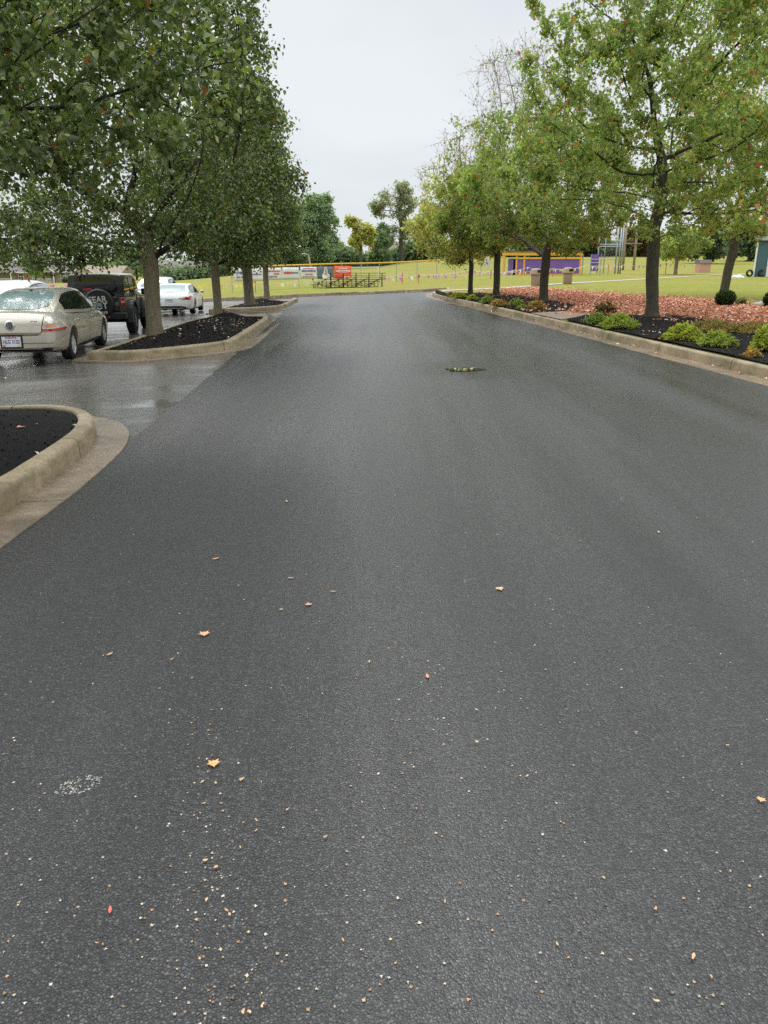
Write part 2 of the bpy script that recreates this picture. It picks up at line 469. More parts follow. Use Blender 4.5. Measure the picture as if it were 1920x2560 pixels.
M['alloy'] = plain('wheel_alloy', (0.66, 0.64, 0.60), 0.32, 0.35)
M['dark_alloy'] = plain('dark_alloy', (0.10, 0.10, 0.11), 0.35, 0.8)
M['chrome'] = plain('chrome_trim', (0.75, 0.75, 0.75), 0.12, 1.0, 0.05)
M['black_plastic'] = plain('black_plastic', (0.010, 0.010, 0.011), 0.5)
M['grey_plastic'] = plain('grey_plastic', (0.032, 0.033, 0.035), 0.55)
M['well'] = plain('wheel_well', (0.006, 0.006, 0.006), 0.9)
M['red_lens'] = plain('red_lens', (0.42, 0.012, 0.014), 0.12, 0, 0.1, 20, **{'Coat Weight': 1.0})
M['clear_lens'] = plain('clear_lens', (0.62, 0.58, 0.52), 0.10, 0.35, 0.25, 26, **{'Coat Weight': 1.0})
M['orange_lens'] = plain('amber_lens', (0.55, 0.24, 0.10), 0.12, 0, 0.2, 20, **{'Coat Weight': 1.0})
M['glass'] = glassy('car_window_glass', (0.007, 0.010, 0.010))
M['glass_sky_tint'] = glassy('sky_reflection_glass', (0.15, 0.22, 0.215), 0.16)  # pale base colour stands in for the sky reflected in the glass
M['house_glass'] = glassy('house_window_glass', (0.03, 0.05, 0.06))
M['gold'] = paint('champagne_paint', (0.60, 0.55, 0.45), 0.35, 0.30)
M['white_paint'] = paint('white_car_paint', (0.80, 0.80, 0.78), 0.0, 0.3)
M['silver'] = paint('pale_silver_paint', (0.66, 0.67, 0.70), 0.3, 0.32)
M['black_paint'] = paint('black_car_paint', (0.008, 0.008, 0.009), 0.0, 0.2)
M['vinyl'] = plain('spare_cover_vinyl', (0.014, 0.014, 0.014), 0.42, 0, 0.3, 8, bump=0.2)
M['white_print'] = plain('white_print', (0.78, 0.77, 0.74), 0.5)
M['plate'] = plain('plate_white', (0.70, 0.71, 0.74), 0.4)
M['plate_blue'] = plain('plate_blue_ink', (0.03, 0.035, 0.12), 0.5)
M['red_ink'] = plain('red_ink', (0.55, 0.05, 0.04), 0.5)
M['yellow_ink'] = plain('yellow_ink', (0.75, 0.52, 0.06), 0.5)
M['navy_ink'] = plain('navy_ink', (0.10, 0.13, 0.32), 0.6)
M['cap_yellow'] = plain('yellow_fence_cap', (0.62, 0.36, 0.012), 0.5)
M['frame_yellow'] = plain('yellow_frame_paint', (0.72, 0.36, 0.03), 0.45)
M['purple'] = plain('purple_panel', (0.17, 0.085, 0.33), 0.55, scale=1.2)
M['galv'] = plain('galvanised_pipe', (0.36, 0.38, 0.40), 0.45, 0.6)
M['wire'] = plain('fence_wire', (0.40, 0.42, 0.42), 0.5, 0.4)
M['red_stake'] = plain('red_stake_paint', (0.48, 0.07, 0.035), 0.6)
M['bleach'] = plain('dark_green_metal', (0.012, 0.017, 0.013), 0.7, 0.0)
M['bannerw'] = plain('white_banner_vinyl', (0.66, 0.65, 0.62), 0.5, scale=1.5)
M['bannero'] = plain('orange_banner_vinyl', (0.78, 0.105, 0.035), 0.5, scale=1.5)
M['bannerg'] = plain('grey_banner_vinyl', (0.115, 0.135, 0.155), 0.55, scale=1.5)
M['flag_y'] = plain('yellow_pennant', (0.80, 0.70, 0.10), 0.55)
M['flag_p'] = plain('purple_pennant', (0.55, 0.20, 0.58), 0.55)
M['flag_w'] = plain('white_pennant', (0.78, 0.75, 0.72), 0.55)
M['flag_pink'] = plain('pink_pennant', (0.78, 0.22, 0.55), 0.55)
M['rope'] = plain('pale_rope', (0.70, 0.64, 0.52), 0.8)
M['wood'] = plain('weathered_pole_wood', (0.27, 0.20, 0.145), 0.85, bump=0.5)
M['can'] = plain('brown_bin_plastic', (0.30, 0.205, 0.145), 0.6, bump=0.25, scale=14)
M['dark'] = plain('dark_opening', (0.012, 0.010, 0.009), 0.8)
M['trim'] = plain('white_trim_paint', (0.74, 0.72, 0.67), 0.6)
M['door_brown'] = plain('dark_brown_door', (0.065, 0.030, 0.026), 0.5)
M['shingle'] = plain('roof_shingle', (0.155, 0.135, 0.125), 0.9, 0, 0.25, 3, bump=0.6)
M['shingle2'] = plain('tan_roof_shingle', (0.26, 0.20, 0.15), 0.9, 0, 0.25, 3, bump=0.6)
M['brick'] = brick_mat('red_brick', (0.36, 0.16, 0.10), (0.30, 0.13, 0.085), (0.34, 0.27, 0.22))
M['brick_pale'] = brick_mat('pinkish_brick', (0.46, 0.22, 0.15), (0.52, 0.30, 0.20), (0.55, 0.45, 0.36), 6)
M['beige'] = siding('beige_siding', (0.42, 0.35, 0.245)); M['cream'] = siding('cream_siding', (0.62, 0.56, 0.40))
M['teal'] = siding('teal_siding', (0.060, 0.125, 0.145), 0.3)
M['tarp'] = plain('white_tarp', (0.66, 0.67, 0.70), 0.5)
M['scuff'] = plain('chalky_scuff', (0.50, 0.48, 0.43), 0.8)
M['moss'] = plain('wet_moss', (0.075, 0.085, 0.020), 0.6, 0, 0.4, 30, bump=0.6)
# ------------------------------------------------------------------ outlines of the setting
def G2(l): return [gp(u, v) for u, v in l]
ROAD_L = [(-2.0, -44)] + G2([(0, 1377), (160, 1222), (399, 1047), (480, 980), (602, 876), (690, 800), (729, 758)])
FK = G2([(514, 753), (617, 749.5), (700, 746), (750, 742.5), (800, 741), (919, 736.5), (991, 733), (1066, 729.5), (1118, 726.5)])
FK = [(-75.0, FK[0][1] - 6.0), (-30.0, FK[0][1] - 2.0)] + FK
RK = G2([(1118, 729.5), (1092, 732.5), (1078, 738), (1088, 747), (1200, 771), (1352, 808), (1640, 881.5), (1714, 900), (1920, 952)])
RK = chaikin(RK, 2)
dx = (RK[-1][0] - RK[-6][0]) / (RK[-1][1] - RK[-6][1])
RK.append((RK[-1][0] + dx * (-45 - RK[-1][1]), -45.0))
FKs = chaikin(FK, 2)
PAVE = FKs + RK + [(-75.0, -45.0)]
ISLE_A = G2([(0, 1307), (226, 1134)])
ISLE_A = [(-2.6, -40.0)] + ISLE_A + G2([(247, 1092), (230, 1068), (150, 1052), (0, 1056)]) + [(-12.0, 8.0), (-12.0, -40.0)]
ISLE_B = G2([(213, 903), (345, 904), (560, 880), (592, 872), (668, 814), (672, 806)]) + [(-3.7, 25.6), (-4.6, 26.4), (-6.0, 26.4), (-6.2, 25.0), (-6.05, 21.8), (-5.9, 19.2), (-5.75, 15.6)]
ISLE_C = G2([(536, 782), (620, 782), (697, 776.5), (712, 773), (739, 758), (740, 753)]) + [(-4.6, 38.4), (-6.2, 38.6), (-6.9, 37.5), (-6.9, 32)]
ISLE_A, ISLE_B, ISLE_C = [chaikin(q, 2, True, 0.2) for q in (ISLE_A, ISLE_B, ISLE_C)]

# ------------------------------------------------------------------ pavement sheets
asph_r = offset_line(RK, -0.42)                                   # the new surface stops at the gutter
road_poly = ROAD_L + G2([(742, 748)]) + offset_line([p for p in FKs if p[0] > -5.4], -0.45) + asph_r[4:]
rg = random.Random(4)
road_poly = [(p[0] + (rg.random() - .5) * .05, p[1]) for p in resample(road_poly, 0.35)]
pts = np.concatenate([grid_pts(-6, 12, -44, 30, 0.8, 0.2), grid_pts(-8, 8, 30, 75, 1.5, 0.2)])
o = region(road_poly, pts, lambda x, y: pave(x, y) + 0.022).build('road', M['asphalt']); tag(o, kind='structure')
lot_poly = resample(offset_line(PAVE, -0.02, True), 1.2)
o = region(lot_poly, np.concatenate([grid_pts(-75, 12, -45, 80, 2.2, 0.2), grid_pts(-14, 8, 2, 60, 1.0, 0.2)]), pave).build('car_park', M['lot']); tag(o, kind='structure')

# kerbs: cast in pieces with open joints
KP = [(0.0, -0.05), (0.012, KH - 0.05), (0.022, KH - 0.02), (0.05, KH), (0.15, KH), (0.165, KH - 0.015), (0.17, -0.05)]
def kerb(name, line, closed, seg=3.0, side=1):
    prof = [(o * side, h) for o, h in KP]
    o = sweep(resample(line, 0.4, closed) + ([] if closed else []), prof, pave, closed, seg, 0.022).build(name, M['kerb'], smooth=40)
    base = sweep(resample(line, 0.8, closed), [(0.012 * side, -0.05), (0.03 * side, KH - 0.045), (0.13 * side, KH - 0.045), (0.16 * side, -0.05)], pave, closed).build('kerb_core', M['dark'], o)
    return tag(o, kind='structure')
def ccw(p):
    return p if sum(p[i][0] * p[(i + 1) % len(p)][1] - p[(i + 1) % len(p)][0] * p[i][1] for i in range(len(p))) > 0 else p[::-1]
ISLE_A, ISLE_B, ISLE_C = ccw(ISLE_A), ccw(ISLE_B), ccw(ISLE_C)
kerb('far_kerb', FKs, False, 3.0)
kerb('roadside_kerb', RK, False, 2.9)
for q in (ISLE_A, ISLE_B, ISLE_C): kerb('island_kerb', q, True, 2.7)
# gutters
def gutter(line, closed, w):
    prof = [(0.02, 0.026), (-0.02, 0.024), (-w * 0.5, 0.026), (-w, 0.031), (-w - 0.01, -0.03)]
    return tag(sweep(resample(line, 0.4, closed), prof, pave, closed, 3.1, 0.010).build('gutter', M['gutter'], smooth=40), kind='structure')
gutter(RK, False, 0.42); gutter(FKs, False, 0.32)
for q, w in ((ISLE_A, 0.31), (ISLE_B, 0.36), (ISLE_C, 0.36)): gutter(q, True, w)

# planted beds
def mound(poly, h, inner=1.5):
    q = np.array(poly)
    def f(x, y):
        d = dist_poly(poly, [(x, y)])[0]
        return pave(x, y) + KH - 0.03 + h * sm(0, inner, d) + 0.03 * math.sin(x * 3.1 + y * 1.7) * math.sin(y * 2.3) * sm(0, 0.5, d)
    return f
BEDS = []
def bed(poly, h, sp, name='mulch_bed', m='mulch', inner=1.5):
    zf = mound(poly, h, inner)
    xs, ys = [p[0] for p in poly], [p[1] for p in poly]
    o = region(resample(poly, max(0.25, sp)), grid_pts(min(xs), max(xs), min(ys), max(ys), sp, 0.5), zf).build(name, M[m], smooth=True)
    BEDS.append((poly, zf)); return tag(o, kind='structure')
IA = [(max(p[0], -9.5), max(p[1], -8)) for p in offset_line(ISLE_A, 0.15, True)]
IB, IC = offset_line(ISLE_B, 0.15, True), offset_line(ISLE_C, 0.15, True)
bed(IA, 0.10, 0.16); bed(IB, 0.30, 0.3, inner=1.7); bed(IC, 0.30, 0.4, inner=1.6)
zB, zC, zA = BEDS[1][1], BEDS[2][1], BEDS[0][1]
rk_in = offset_line(RK, 0.15)
def zt_bed(x, y): return terr(x, y) + 0.02
def split(y0, y1): return [p for p in rk_in if y0 <= p[1] <= y1]
w0, w1 = gt(1316, 784), gt(1387, 800)                             # the paver path between the two beds
kk = resample(rk_in[::-1], 0.3, False)                            # from near to far
def kn(p): return min(range(len(kk)), key=lambda i: math.hypot(kk[i][0] - p[0], kk[i][1] - p[1]))
i0, i1 = kn(w1), kn(w0)
near_up = [gt(u, v) for u, v in [(1472, 788), (1530, 789), (1614, 791), (1690, 791), (1753, 800), (1800, 822), (1850, 836), (1919, 842)]]
near_bed = kk[:i0] + near_up
near_bed = [p for p in kk[:i0] if p[1] > 6] + near_up + [(12.5, 13.0), (11.0, 6.0)]
far_up = [gt(u, v) for u, v in [(1405, 779), (1446, 766), (1400, 757), (1369, 750), (1300, 742), (1255, 738), (1200, 733), (1120, 736)]]
far_bed = kk[i1:-9] + far_up[::-1]
paver = kk[i0:i1 + 1] + [gt(1405, 779), gt(1484, 784), gt(1472, 788)]
def flatz(dz):
    return lambda x, y: terr(x, y) + dz
def sheet(name, poly, m, dz, sp=0.5, kind='structure', wob=0.0):
    xs, ys = [p[0] for p in poly], [p[1] for p in poly]
    z = (lambda x, y: terr(x, y) + dz + wob * math.sin(x * 2.7 + 1.3 * y) * math.sin(y * 1.9)) if wob else flatz(dz)
    o = region(resample(poly, sp), grid_pts(min(xs), max(xs), min(ys), max(ys), sp, 0.4), z).build(name, M[m], smooth=True)
    return tag(o, kind=kind)
sheet('mulch_bed', near_bed, 'mulch', 0.035, 0.3, wob=0.015); sheet('mulch_bed', far_bed, 'mulch', 0.035, 0.35, wob=0.015)
sheet('paver_path', paver, 'pavers', 0.02, 0.4)
walk = [gt(u, v) for u, v in [(1085, 734), (1124, 727), (1200, 724.5), (1300, 719), (1393, 711.5), (1500, 705.5), (1617, 698.5), (1760, 689.5), (1919, 683)]]
walk2 = [(p[0], p[1] + 1.5 + 0.02 * i) for i, p in enumerate(walk)]
sheet('footpath', chaikin(walk, 1) + chaikin(walk2, 1)[::-1], 'walk', 0.02, 0.9)
dirt = [gt(u, v) for u, v in [(1128, 716), (1165, 719), (1215, 719), (1240, 714), (1200, 711), (1150, 712)]]
# lawn: one sheet out to the horizon with the pavement cut out
hole = offset_line(PAVE, 0.12, True)
hole = [p for p in hole]
outer = [(-650, -160), (650, -160), (650, 900), (-650, 900)]
pts = np.concatenate([grid_pts(-60, 60, 0, 130, 2.5, 0.3), grid_pts(-200, 200, -80, 320, 9, 0.3), grid_pts(-640, 640, -50, 890, 45, 0.3)])
lawn = region(outer, pts, terr, [resample(hole, 1.0)]).build('lawn', M['grass'], smooth=True); tag(lawn, kind='structure')

# green weedy puddle in a dip of the road
px, py = gp(1158, 928)
pud = [(px + 0.32 * math.cos(a) * (1 + 0.25 * math.sin(3 * a + 1)), py + 0.24 * math.sin(a) * (1 + 0.2 * math.sin(2 * a))) for a in [i * 0.21 for i in range(30)]]
t = NT('puddle_water'); t.set((0.02, 0.024, 0.008), 0.02, t.bump(t.noise(9, 3), 0.05, 0.01))
o = region(pud, grid_pts(px - 1, px + 1, py - 1, py + 1, 0.1), lambda x, y: pave(x, y) + 0.027).build('puddle', t.m); tag(o, kind='structure')
# ------------------------------------------------------------------ trees
PEAR = [(0.092, 0.142, 0.038), (0.128, 0.185, 0.05), (0.18, 0.235, 0.072), (0.28, 0.32, 0.115), (0.10, 0.138, 0.060)]
PEAR_X = [((0.42, 0.16, 0.035), 0.006), ((0.24, 0.22, 0.05), 0.015)]
MAPLE = [(0.215, 0.305, 0.085), (0.26, 0.35, 0.10), (0.325, 0.39, 0.13), (0.40, 0.43, 0.16), (0.24, 0.32, 0.12)]
MAPLE_X = [((0.62, 0.085, 0.055), 0.012), ((0.58, 0.20, 0.075), 0.014), ((0.34, 0.30, 0.09), 0.06)]

def unit(a): return a / np.maximum(1e-9, np.linalg.norm(a, axis=1, keepdims=True))

SHAPES = {  # half outlines (across, along); the leaf is folded along its midrib
    'ovate': [(0, 0), (0.36, 0.28), (0.30, 0.66), (0, 1.0)],
    'lobed': [(0, 0), (0.58, 0.38), (0.20, 0.60), (0, 1.0)],
    'narrow': [(0, 0), (0.20, 0.3), (0.17, 0.68), (0, 1.0)],
}
def leaves(pos, size, cols, extras, seed, shape='ovate', droop=0.6, clump=None, curl=0.38):
    """one mesh of single leaves: V, Q, tint"""
    rg = np.random.default_rng(seed); n = len(pos)
    ax = rg.normal(size=(n, 3)); ax[:, 2] = ax[:, 2] * 0.6 - droop; ax = unit(ax)
    nr = rg.normal(size=(n, 3)) * 0.8; nr[:, 2] += 0.7
    nr = unit(nr - ax * (nr * ax).sum(1, keepdims=True)); sd = np.cross(nr, ax)
    s = size * (0.65 + 0.7 * rg.random((n, 1)))
    h = SHAPES[shape]; fold = curl * (0.4 + rg.random((n, 1)))
    P = lambda a, b, k: pos + s * (sd * a * k + ax * b + nr * (abs(a) * fold - curl * 0.8 * b * b))
    V = np.stack([P(0, h[0][1], 1), P(h[1][0], h[1][1], 1), P(h[2][0], h[2][1], 1), P(0, h[3][1], 1), P(h[2][0], h[2][1], -1), P(h[1][0], h[1][1], -1)], 1).reshape(-1, 3)
    i = np.arange(n)[:, None] * 6
    Q = np.concatenate([i + np.array([[0, 1, 2, 3]]), i + np.array([[0, 3, 4, 5]])], 1).reshape(-1, 4)
    c = np.array(cols)[rg.integers(0, len(cols), n)] * (0.8 + 0.4 * rg.random((n, 1)))
    if clump is not None: c = c * clump[:, None]
    r = rg.random(n)
    lo = 0
    for col, p in extras:
        k = (r >= lo) & (r < lo + p); c[k] = np.array(col) * (0.7 + 0.6 * rg.random((k.sum(), 1))); lo += p
    return V, Q, np.repeat(np.clip(c, 0, 0.9), 2, 0)

def crown_pts(ells, n, rg, shell=0.35, keep=None):
    out = []
    w = np.array([e[3] * e[4] * e[5] for e in ells]); w = w / w.sum()
    while len(out) < n:
        e = ells[rg.choice(len(ells), p=w)]
        d = rg.normal(size=3); d /= np.linalg.norm(d)
        r = (shell + (1 - shell) * rg.random()) ** (1 / 2.2) if rg.random() < 0.8 else rg.random() ** (1 / 3)
        p = np.array(e[:3]) + d * r * np.array(e[3:6])
        if keep is None or keep(p): out.append(p)
    return np.array(out)

def grow(trunk, attr, step, di, dk, iters=90):
    """branches feel their way from the trunk to the attractor points"""
    P = [np.array(p, float) for p in trunk]; par = [i - 1 for i in range(len(trunk))]
    A = attr.copy(); kids = {}; near = np.full(len(A), -1); nd = np.full(len(A), 1e9); done = 0
    for _ in range(iters):
        if not len(A): break
        new = np.array(P[done:]); base = done; done = len(P)
        if len(new):
            d = np.linalg.norm(A[:, None] - new[None], axis=2); j = d.argmin(1); m = d[np.arange(len(A)), j]
            k = m < nd; nd[k] = m[k]; near[k] = j[k] + base
        act = nd < di
        if not act.any(): di *= 1.5; continue
        PP = np.array(P)
        dirs = unit(A[act] - PP[near[act]]); acc = np.zeros((len(P), 3)); np.add.at(acc, near[act], dirs)
        added = 0
        for i in np.unique(near[act]):
            if np.linalg.norm(acc[i]) < 1e-6: continue
            g = acc[i] / np.linalg.norm(acc[i])
            prev = PP[i] - PP[par[i]] if par[i] >= 0 else np.array([0, 0, 1.0])
            g = g + 0.35 * prev / max(1e-6, np.linalg.norm(prev)); g /= np.linalg.norm(g)
            q = PP[i] + g * step
            if any(np.linalg.norm(c_ - q) < step * .3 for c_ in kids.get(i, ())): continue
            kids.setdefault(i, []).append(q)
            P.append(q); par.append(int(i)); added += 1
        live = nd > dk
        A, near, nd = A[live], near[live], nd[live]
        if not added or len(P) > 9000: break
    return np.array(P), np.array(par)

def branch_mesh(P, par, ntr, r0, rt, expo=2.0, sides=5, flare=1.25, cut=0.075):
    n = len(P); ch = [[] for _ in range(n)]
    for i in range(1, n): ch[par[i]].append(i)
    rad = np.zeros(n)
    for i in range(n - 1, -1, -1):
        rad[i] = rt if not ch[i] else sum(rad[c] ** expo for c in ch[i]) ** (1 / expo)
    sc = r0 / rad[0]
    # thin ends keep their own thickness, thick wood is scaled to the measured trunk
    q = np.clip((rad - rt) / max(1e-9, rad[0] - rt), 0, 1) ** 1.15
    rad = rt + (r0 - rt) * q
    rad[0] *= flare
    m, lm = MB(), MB(); stack = [(0, None)]
    while stack:
        s, frm = stack.pop()
        path = [] if frm is None else [frm]
        i = s
        while True:
            path.append(i)
            if not ch[i]: break
            c = sorted(ch[i], key=lambda k: -rad[k])
            for o in c[1:]: stack.append((o, i))
            i = c[0]
        if len(path) < 2: continue
        rr = [float(rad[k]) for k in path]
        if frm is not None: rr[0] = min(rr[0], rr[1] * 1.25)
        big = max(rr)
        ns = lambda q: 14 if q > 0.10 else (7 if q > 0.03 else sides if q > 0.012 else 4)
        j = next((q for q, x in enumerate(rr) if x < cut), len(rr)) if frm is None else 0
        if j >= 2: m.tube([P[k] for k in path[:j + 1]], rr[:j + 1], 16, cap=False)
        if j < len(rr) - 1: lm.tube([P[k] for k in path[j:]], rr[j:], ns(rr[j]), cap=False)
    ends = np.array([i for i in range(n) if not ch[i]])
    return m, lm, rad, ends

def make_tree(name, base, lean, htrunk, r0, ells, seed, nattr, nleaf, size, cols, extras, shape, lmat, bmat, label, cat='tree', group=None,
              step=0.30, rt=0.005, droop=0.6, spread=0.16, trunk_mid=None, keep=None, thin=None, leafless=None, top=None, bias=None, sides=4, dk=None, limb=None, bare=None, clumpy=0.5):
    rg = np.random.default_rng(seed)
    base = np.array(base, float)
    t = empty(name, tuple(base), 0, label, cat, group)
    k = max(3, int(htrunk / step))
    head = np.array([lean[0], lean[1], htrunk])
    tr = [head * (i / k) + np.array([math.sin(i * 1.3 + seed) * 0.012, math.cos(i * 1.7 + seed) * 0.012, 0]) * (1 if i else 0) for i in range(k + 1)]
    if top is not None:                                             # a leader that runs on up through the crown
        topv = np.array(top, float) - base; kk = int(np.linalg.norm(topv - head) / step)
        tr += [head + (topv - head) * (i / kk) + np.array([math.sin(i * 0.8 + seed) * 0.10, math.cos(i * 0.6) * 0.10, 0]) for i in range(1, kk + 1)]
    ells_l = [(e[0] - base[0], e[1] - base[1], e[2] - base[2], e[3], e[4], e[5]) for e in ells]
    kp = (lambda p: keep(p + base)) if keep else None
    A = crown_pts(ells_l, nattr, rg, keep=kp)
    P, par = grow(tr, A, step, step * 6, dk or step * 1.15)
    m, lm, rad, ends = branch_mesh(P, par, len(tr), r0, rt, sides=sides, cut=min(r0 * .55, .09))
    m.build('trunk', bmat, t, smooth=True)
    lm.build('limbs', limb or M['twig'], t, smooth=True)
    # leaves sit along the thin outer wood
    thinw = np.where(rad < max(rt * 2.6, 0.012))[0]; thinw = thinw[thinw >= k]
    if keep: thinw = np.array([i for i in thinw if keep(P[i] + base)])
    wgt = np.ones(len(thinw)); 
    if leafless is not None: wgt = np.array([leafless(P[i] + base) for i in thinw], float)
    wgt = wgt * rg.gamma(clumpy, 1.0, len(thinw)); wgt = wgt / wgt.sum()
    pick = rg.choice(thinw, nleaf, p=wgt)
    frac = rg.random((nleaf, 1))
    pos = P[pick] * frac + P[par[pick]] * (1 - frac) + rg.normal(size=(nleaf, 3)) * spread
    cl = 0.78 + 0.44 * rg.random(len(P)); f = np.sin(P[:, 0] * 1.9 + seed) * np.sin(P[:, 1] * 1.7) * np.sin(P[:, 2] * 2.1 + 1)
    cl = cl * (1 + 0.22 * f)
    V, Q, tint = leaves(pos, size, cols, extras, seed + 7, shape, droop, cl[pick])
    link('crown', np_mesh('crown', V, Q, lmat, tint), t)
    if bare is not None:                                            # fine leafless twigs with a few withered leaves
        tm = MB(); tp = []
        for i in thinw:
            if rg.random() < bare(P[i] + base):
                for _ in range(3):
                    d = P[i] - P[par[i]]; d = d / max(1e-6, np.linalg.norm(d)) + rg.normal(size=3) * .55 + np.array([0, 0, .25]); d /= np.linalg.norm(d); L_ = rg.uniform(.3, .75)
                    e = P[i] + d * L_; tm.tube([P[i], P[i] + d * L_ * .5 + rg.normal(size=3) * .03, e], [rt * .8, rt * .6, rt * .4], 3, False)
                    tp += [e, P[i] + d * L_ * .6]
        if tp:
            tm.build('twigs', limb or M['twig'], t)
            V, Q, tint = leaves(np.array(tp) + rg.normal(size=(len(tp), 3)) * .03, size * .55, [(0.36, 0.26, 0.13), (0.30, 0.26, 0.10), (0.42, 0.20, 0.12)], [], seed + 9, 'narrow', 1.0)
            link('withered_leaves', np_mesh('withered_leaves', V, Q, lmat, tint), t)
    return t

FAST = 1.0
def gz(u, v, z):                            # ground point below a sight line at a known height
    d = ray(u, v); tt = (z - H0) / d[2]; return (d[0] * tt, d[1] * tt, z)

# -- callery pears along the car park
def pear(base, label, r0, ht, ells, seed, na, nl, size=0.075, lean=(0, 0), **kw):
    return make_tree('pear_tree', base, lean, ht, r0, ells, seed, na, nl, size, PEAR, PEAR_X, 'ovate', M['leaf'], M['bark'], label, 'tree', 'pear trees in the kerbed mulch islands', **kw)

def on(poly_z, u, v):                        # point on a mound
    x, y = hit(u, v, poly_z); return (x, y, poly_z(x, y) - 0.03)
b1, b2, b3, b4 = on(zB, 388, 838), on(zB, 545, 786), on(zC, 625, 759), on(zC, 667, 745)
print('pears', [tuple(round(c, 2) for c in b) for b in (b1, b2, b3, b4)])
# nearest pear: trunk just outside the picture, its limbs reach over the road
pear((-6.6, 8.2, 0.1), 'nearest pear tree, big leaves overhanging from the left edge, its trunk out of the picture', 0.12, 1.9,
     [(-4.7, 8.2, 4.7, 3.0, 2.4, 2.4), (-3.0, 8.4, 3.5, 1.6, 1.7, 1.0), (-7.3, 8.6, 4.2, 2.5, 2.6, 2.2), (-4.7, 7.4, 3.0, 2.4, 1.6, 0.8), (-1.75, 8.3, 3.45, 0.7, 0.6, 0.45), (-1.30, 8.3, 3.45, 0.46, 0.4, 0.46), (-1.9, 8.2, 2.9, 0.6, .5, .4), (-2.4, 8.3, 3.2, 0.9, 0.7, 0.5)], 11, 2400, 46000, 0.072,
     step=0.20, rt=0.0050, spread=0.075, droop=0.55,
     keep=lambda p: p[1] > 5.4 and p[2] > 2.12 + 0.06 * max(0, p[0] + 5))
pear(b1, 'thick trunked pear tree beside the black off-roader, at the kerb corner', 0.185, 1.75,
     [(b1[0] - .1, b1[1], 5.3, 3.3, 3.1, 3.5), (b1[0] - 2.9, b1[1], 2.9, 2.6, 2.2, 1.4), (b1[0] - 3.0, b1[1], 2.3, 2.6, 2.0, .8), (b1[0] - 1.2, b1[1] - .6, 2.5, 2.2, 1.8, 1.0), (b1[0] - 1.2, b1[1] - .6, 2.3, 2.2, 1.8, .7), (b1[0] + .8, b1[1], 7.8, 2.5, 2.1, 2.2), (b1[0] + 1.3, b1[1], 3.0, 1.6, 1.6, 1.1), (b1[0] + 1.2, b1[1] + .3, 2.1, .7, .8, .45)], 21, 3000, 64000, 0.082, lean=(0.0, 0.1),
     spread=.13, keep=lambda p: p[2] > 1.45 + .45 * math.exp(-((p[0] - b1[0] + .2) ** 2) * 1.2))
pear(b2, 'pear tree on the crest of the long mulch island, behind the thick trunked one', 0.14, 1.6,
     [(b2[0] + .0, b2[1], 4.2, 2.5, 2.6, 2.4), (b2[0] + .9, b2[1], 5.6, 1.6, 1.8, 1.9), (b2[0] + .8, b2[1], 6.4, 1.4, 1.4, 1.2), (b2[0] - 1.2, b2[1], 2.6, 1.5, 1.4, 0.8), (b2[0] + .9, b2[1], 2.5, 1.4, 1.4, 0.9)], 31, 1500, 32000, 0.085, lean=(0.0, 0), spread=.14, keep=lambda p: p[2] > 1.55)
pear(b3, 'nearer pear tree of the far mulch island, with the thicker slanting trunk', 0.18, 1.7,
     [(b3[0] - .1, b3[1], 4.2, 2.2, 2.6, 2.6), (b3[0] + .3, b3[1], 6.0, 1.4, 1.8, 1.8)], 41, 1000, 22000, 0.10, lean=(-0.08, 0), keep=lambda p: p[2] > 1.65, rt=0.007)
pear(b4, 'farthest pear tree, slim straight trunk at the back of the far mulch island', 0.135, 1.9,
     [(b4[0] - .2, b4[1], 4.0, 2.0, 2.3, 2.4), (b4[0] + .5, b4[1], 2.9, 1.5, 1.5, 1.1), (b4[0] - .1, b4[1], 5.4, 1.2, 1.6, 1.4)], 51, 900, 19000, 0.11, lean=(0, 0), keep=lambda p: p[2] > 1.5, rt=0.008)

# -- red maples on the right
PALETWIG = bark_mat('pale_twig_bark', (0.16, 0.12, 0.10), (0.30, 0.24, 0.20), (0.22, 0.18, 0.13))
def maple(base, label, r0, ht, ells, seed, na, nl, size=0.10, lean=(0, 0), cols=MAPLE, **kw):
    return make_tree('maple_tree', base, lean, ht, r0, ells, seed, na, nl, size, cols, MAPLE_X, 'lobed', M['maple'], M['bark2'], label, 'tree', 'maple trees beside the leaf carpet', droop=1.0, **kw)
zM = lambda x, y: terr(x, y) + 0.04
m1, m2, m3, m4 = on(zM, 1629, 791), on(zM, 1358, 753), on(zM, 1240, 739), on(zM, 1176, 735)
m5 = on(zM, 1806, 742)
print('maples', [tuple(round(c, 2) for c in b) for b in (m1, m2, m3, m4, m5)])
maple(m1, 'largest maple with the thickest mossy trunk, nearest of the row on the right', 0.185, 2.55,
      [(m1[0] + .2, m1[1], 5.9, 4.6, 4.2, 3.0), (m1[0] - .2, m1[1], 8.6, 4.2, 3.6, 2.6), (m1[0] - 2.6, m1[1], 4.3, 2.7, 2.6, 1.5), (m1[0] + 2.8, m1[1], 3.8, 3.2, 2.8, 1.5), (m1[0] - 3.6, m1[1], 6.9, 1.4, 1.6, 0.9), (m1[0], m1[1] - 1.2, 3.1, 2.0, 1.3, .8)], 63, 1900, 48000, 0.105, lean=(-0.2, 0.0),
      top=(m1[0] - .1, m1[1], 4.6), step=0.33, rt=0.006, spread=0.11, keep=lambda p: p[2] > 2.05 + .5 * math.exp(-((p[0] - m1[0]) ** 2) * 1.5))
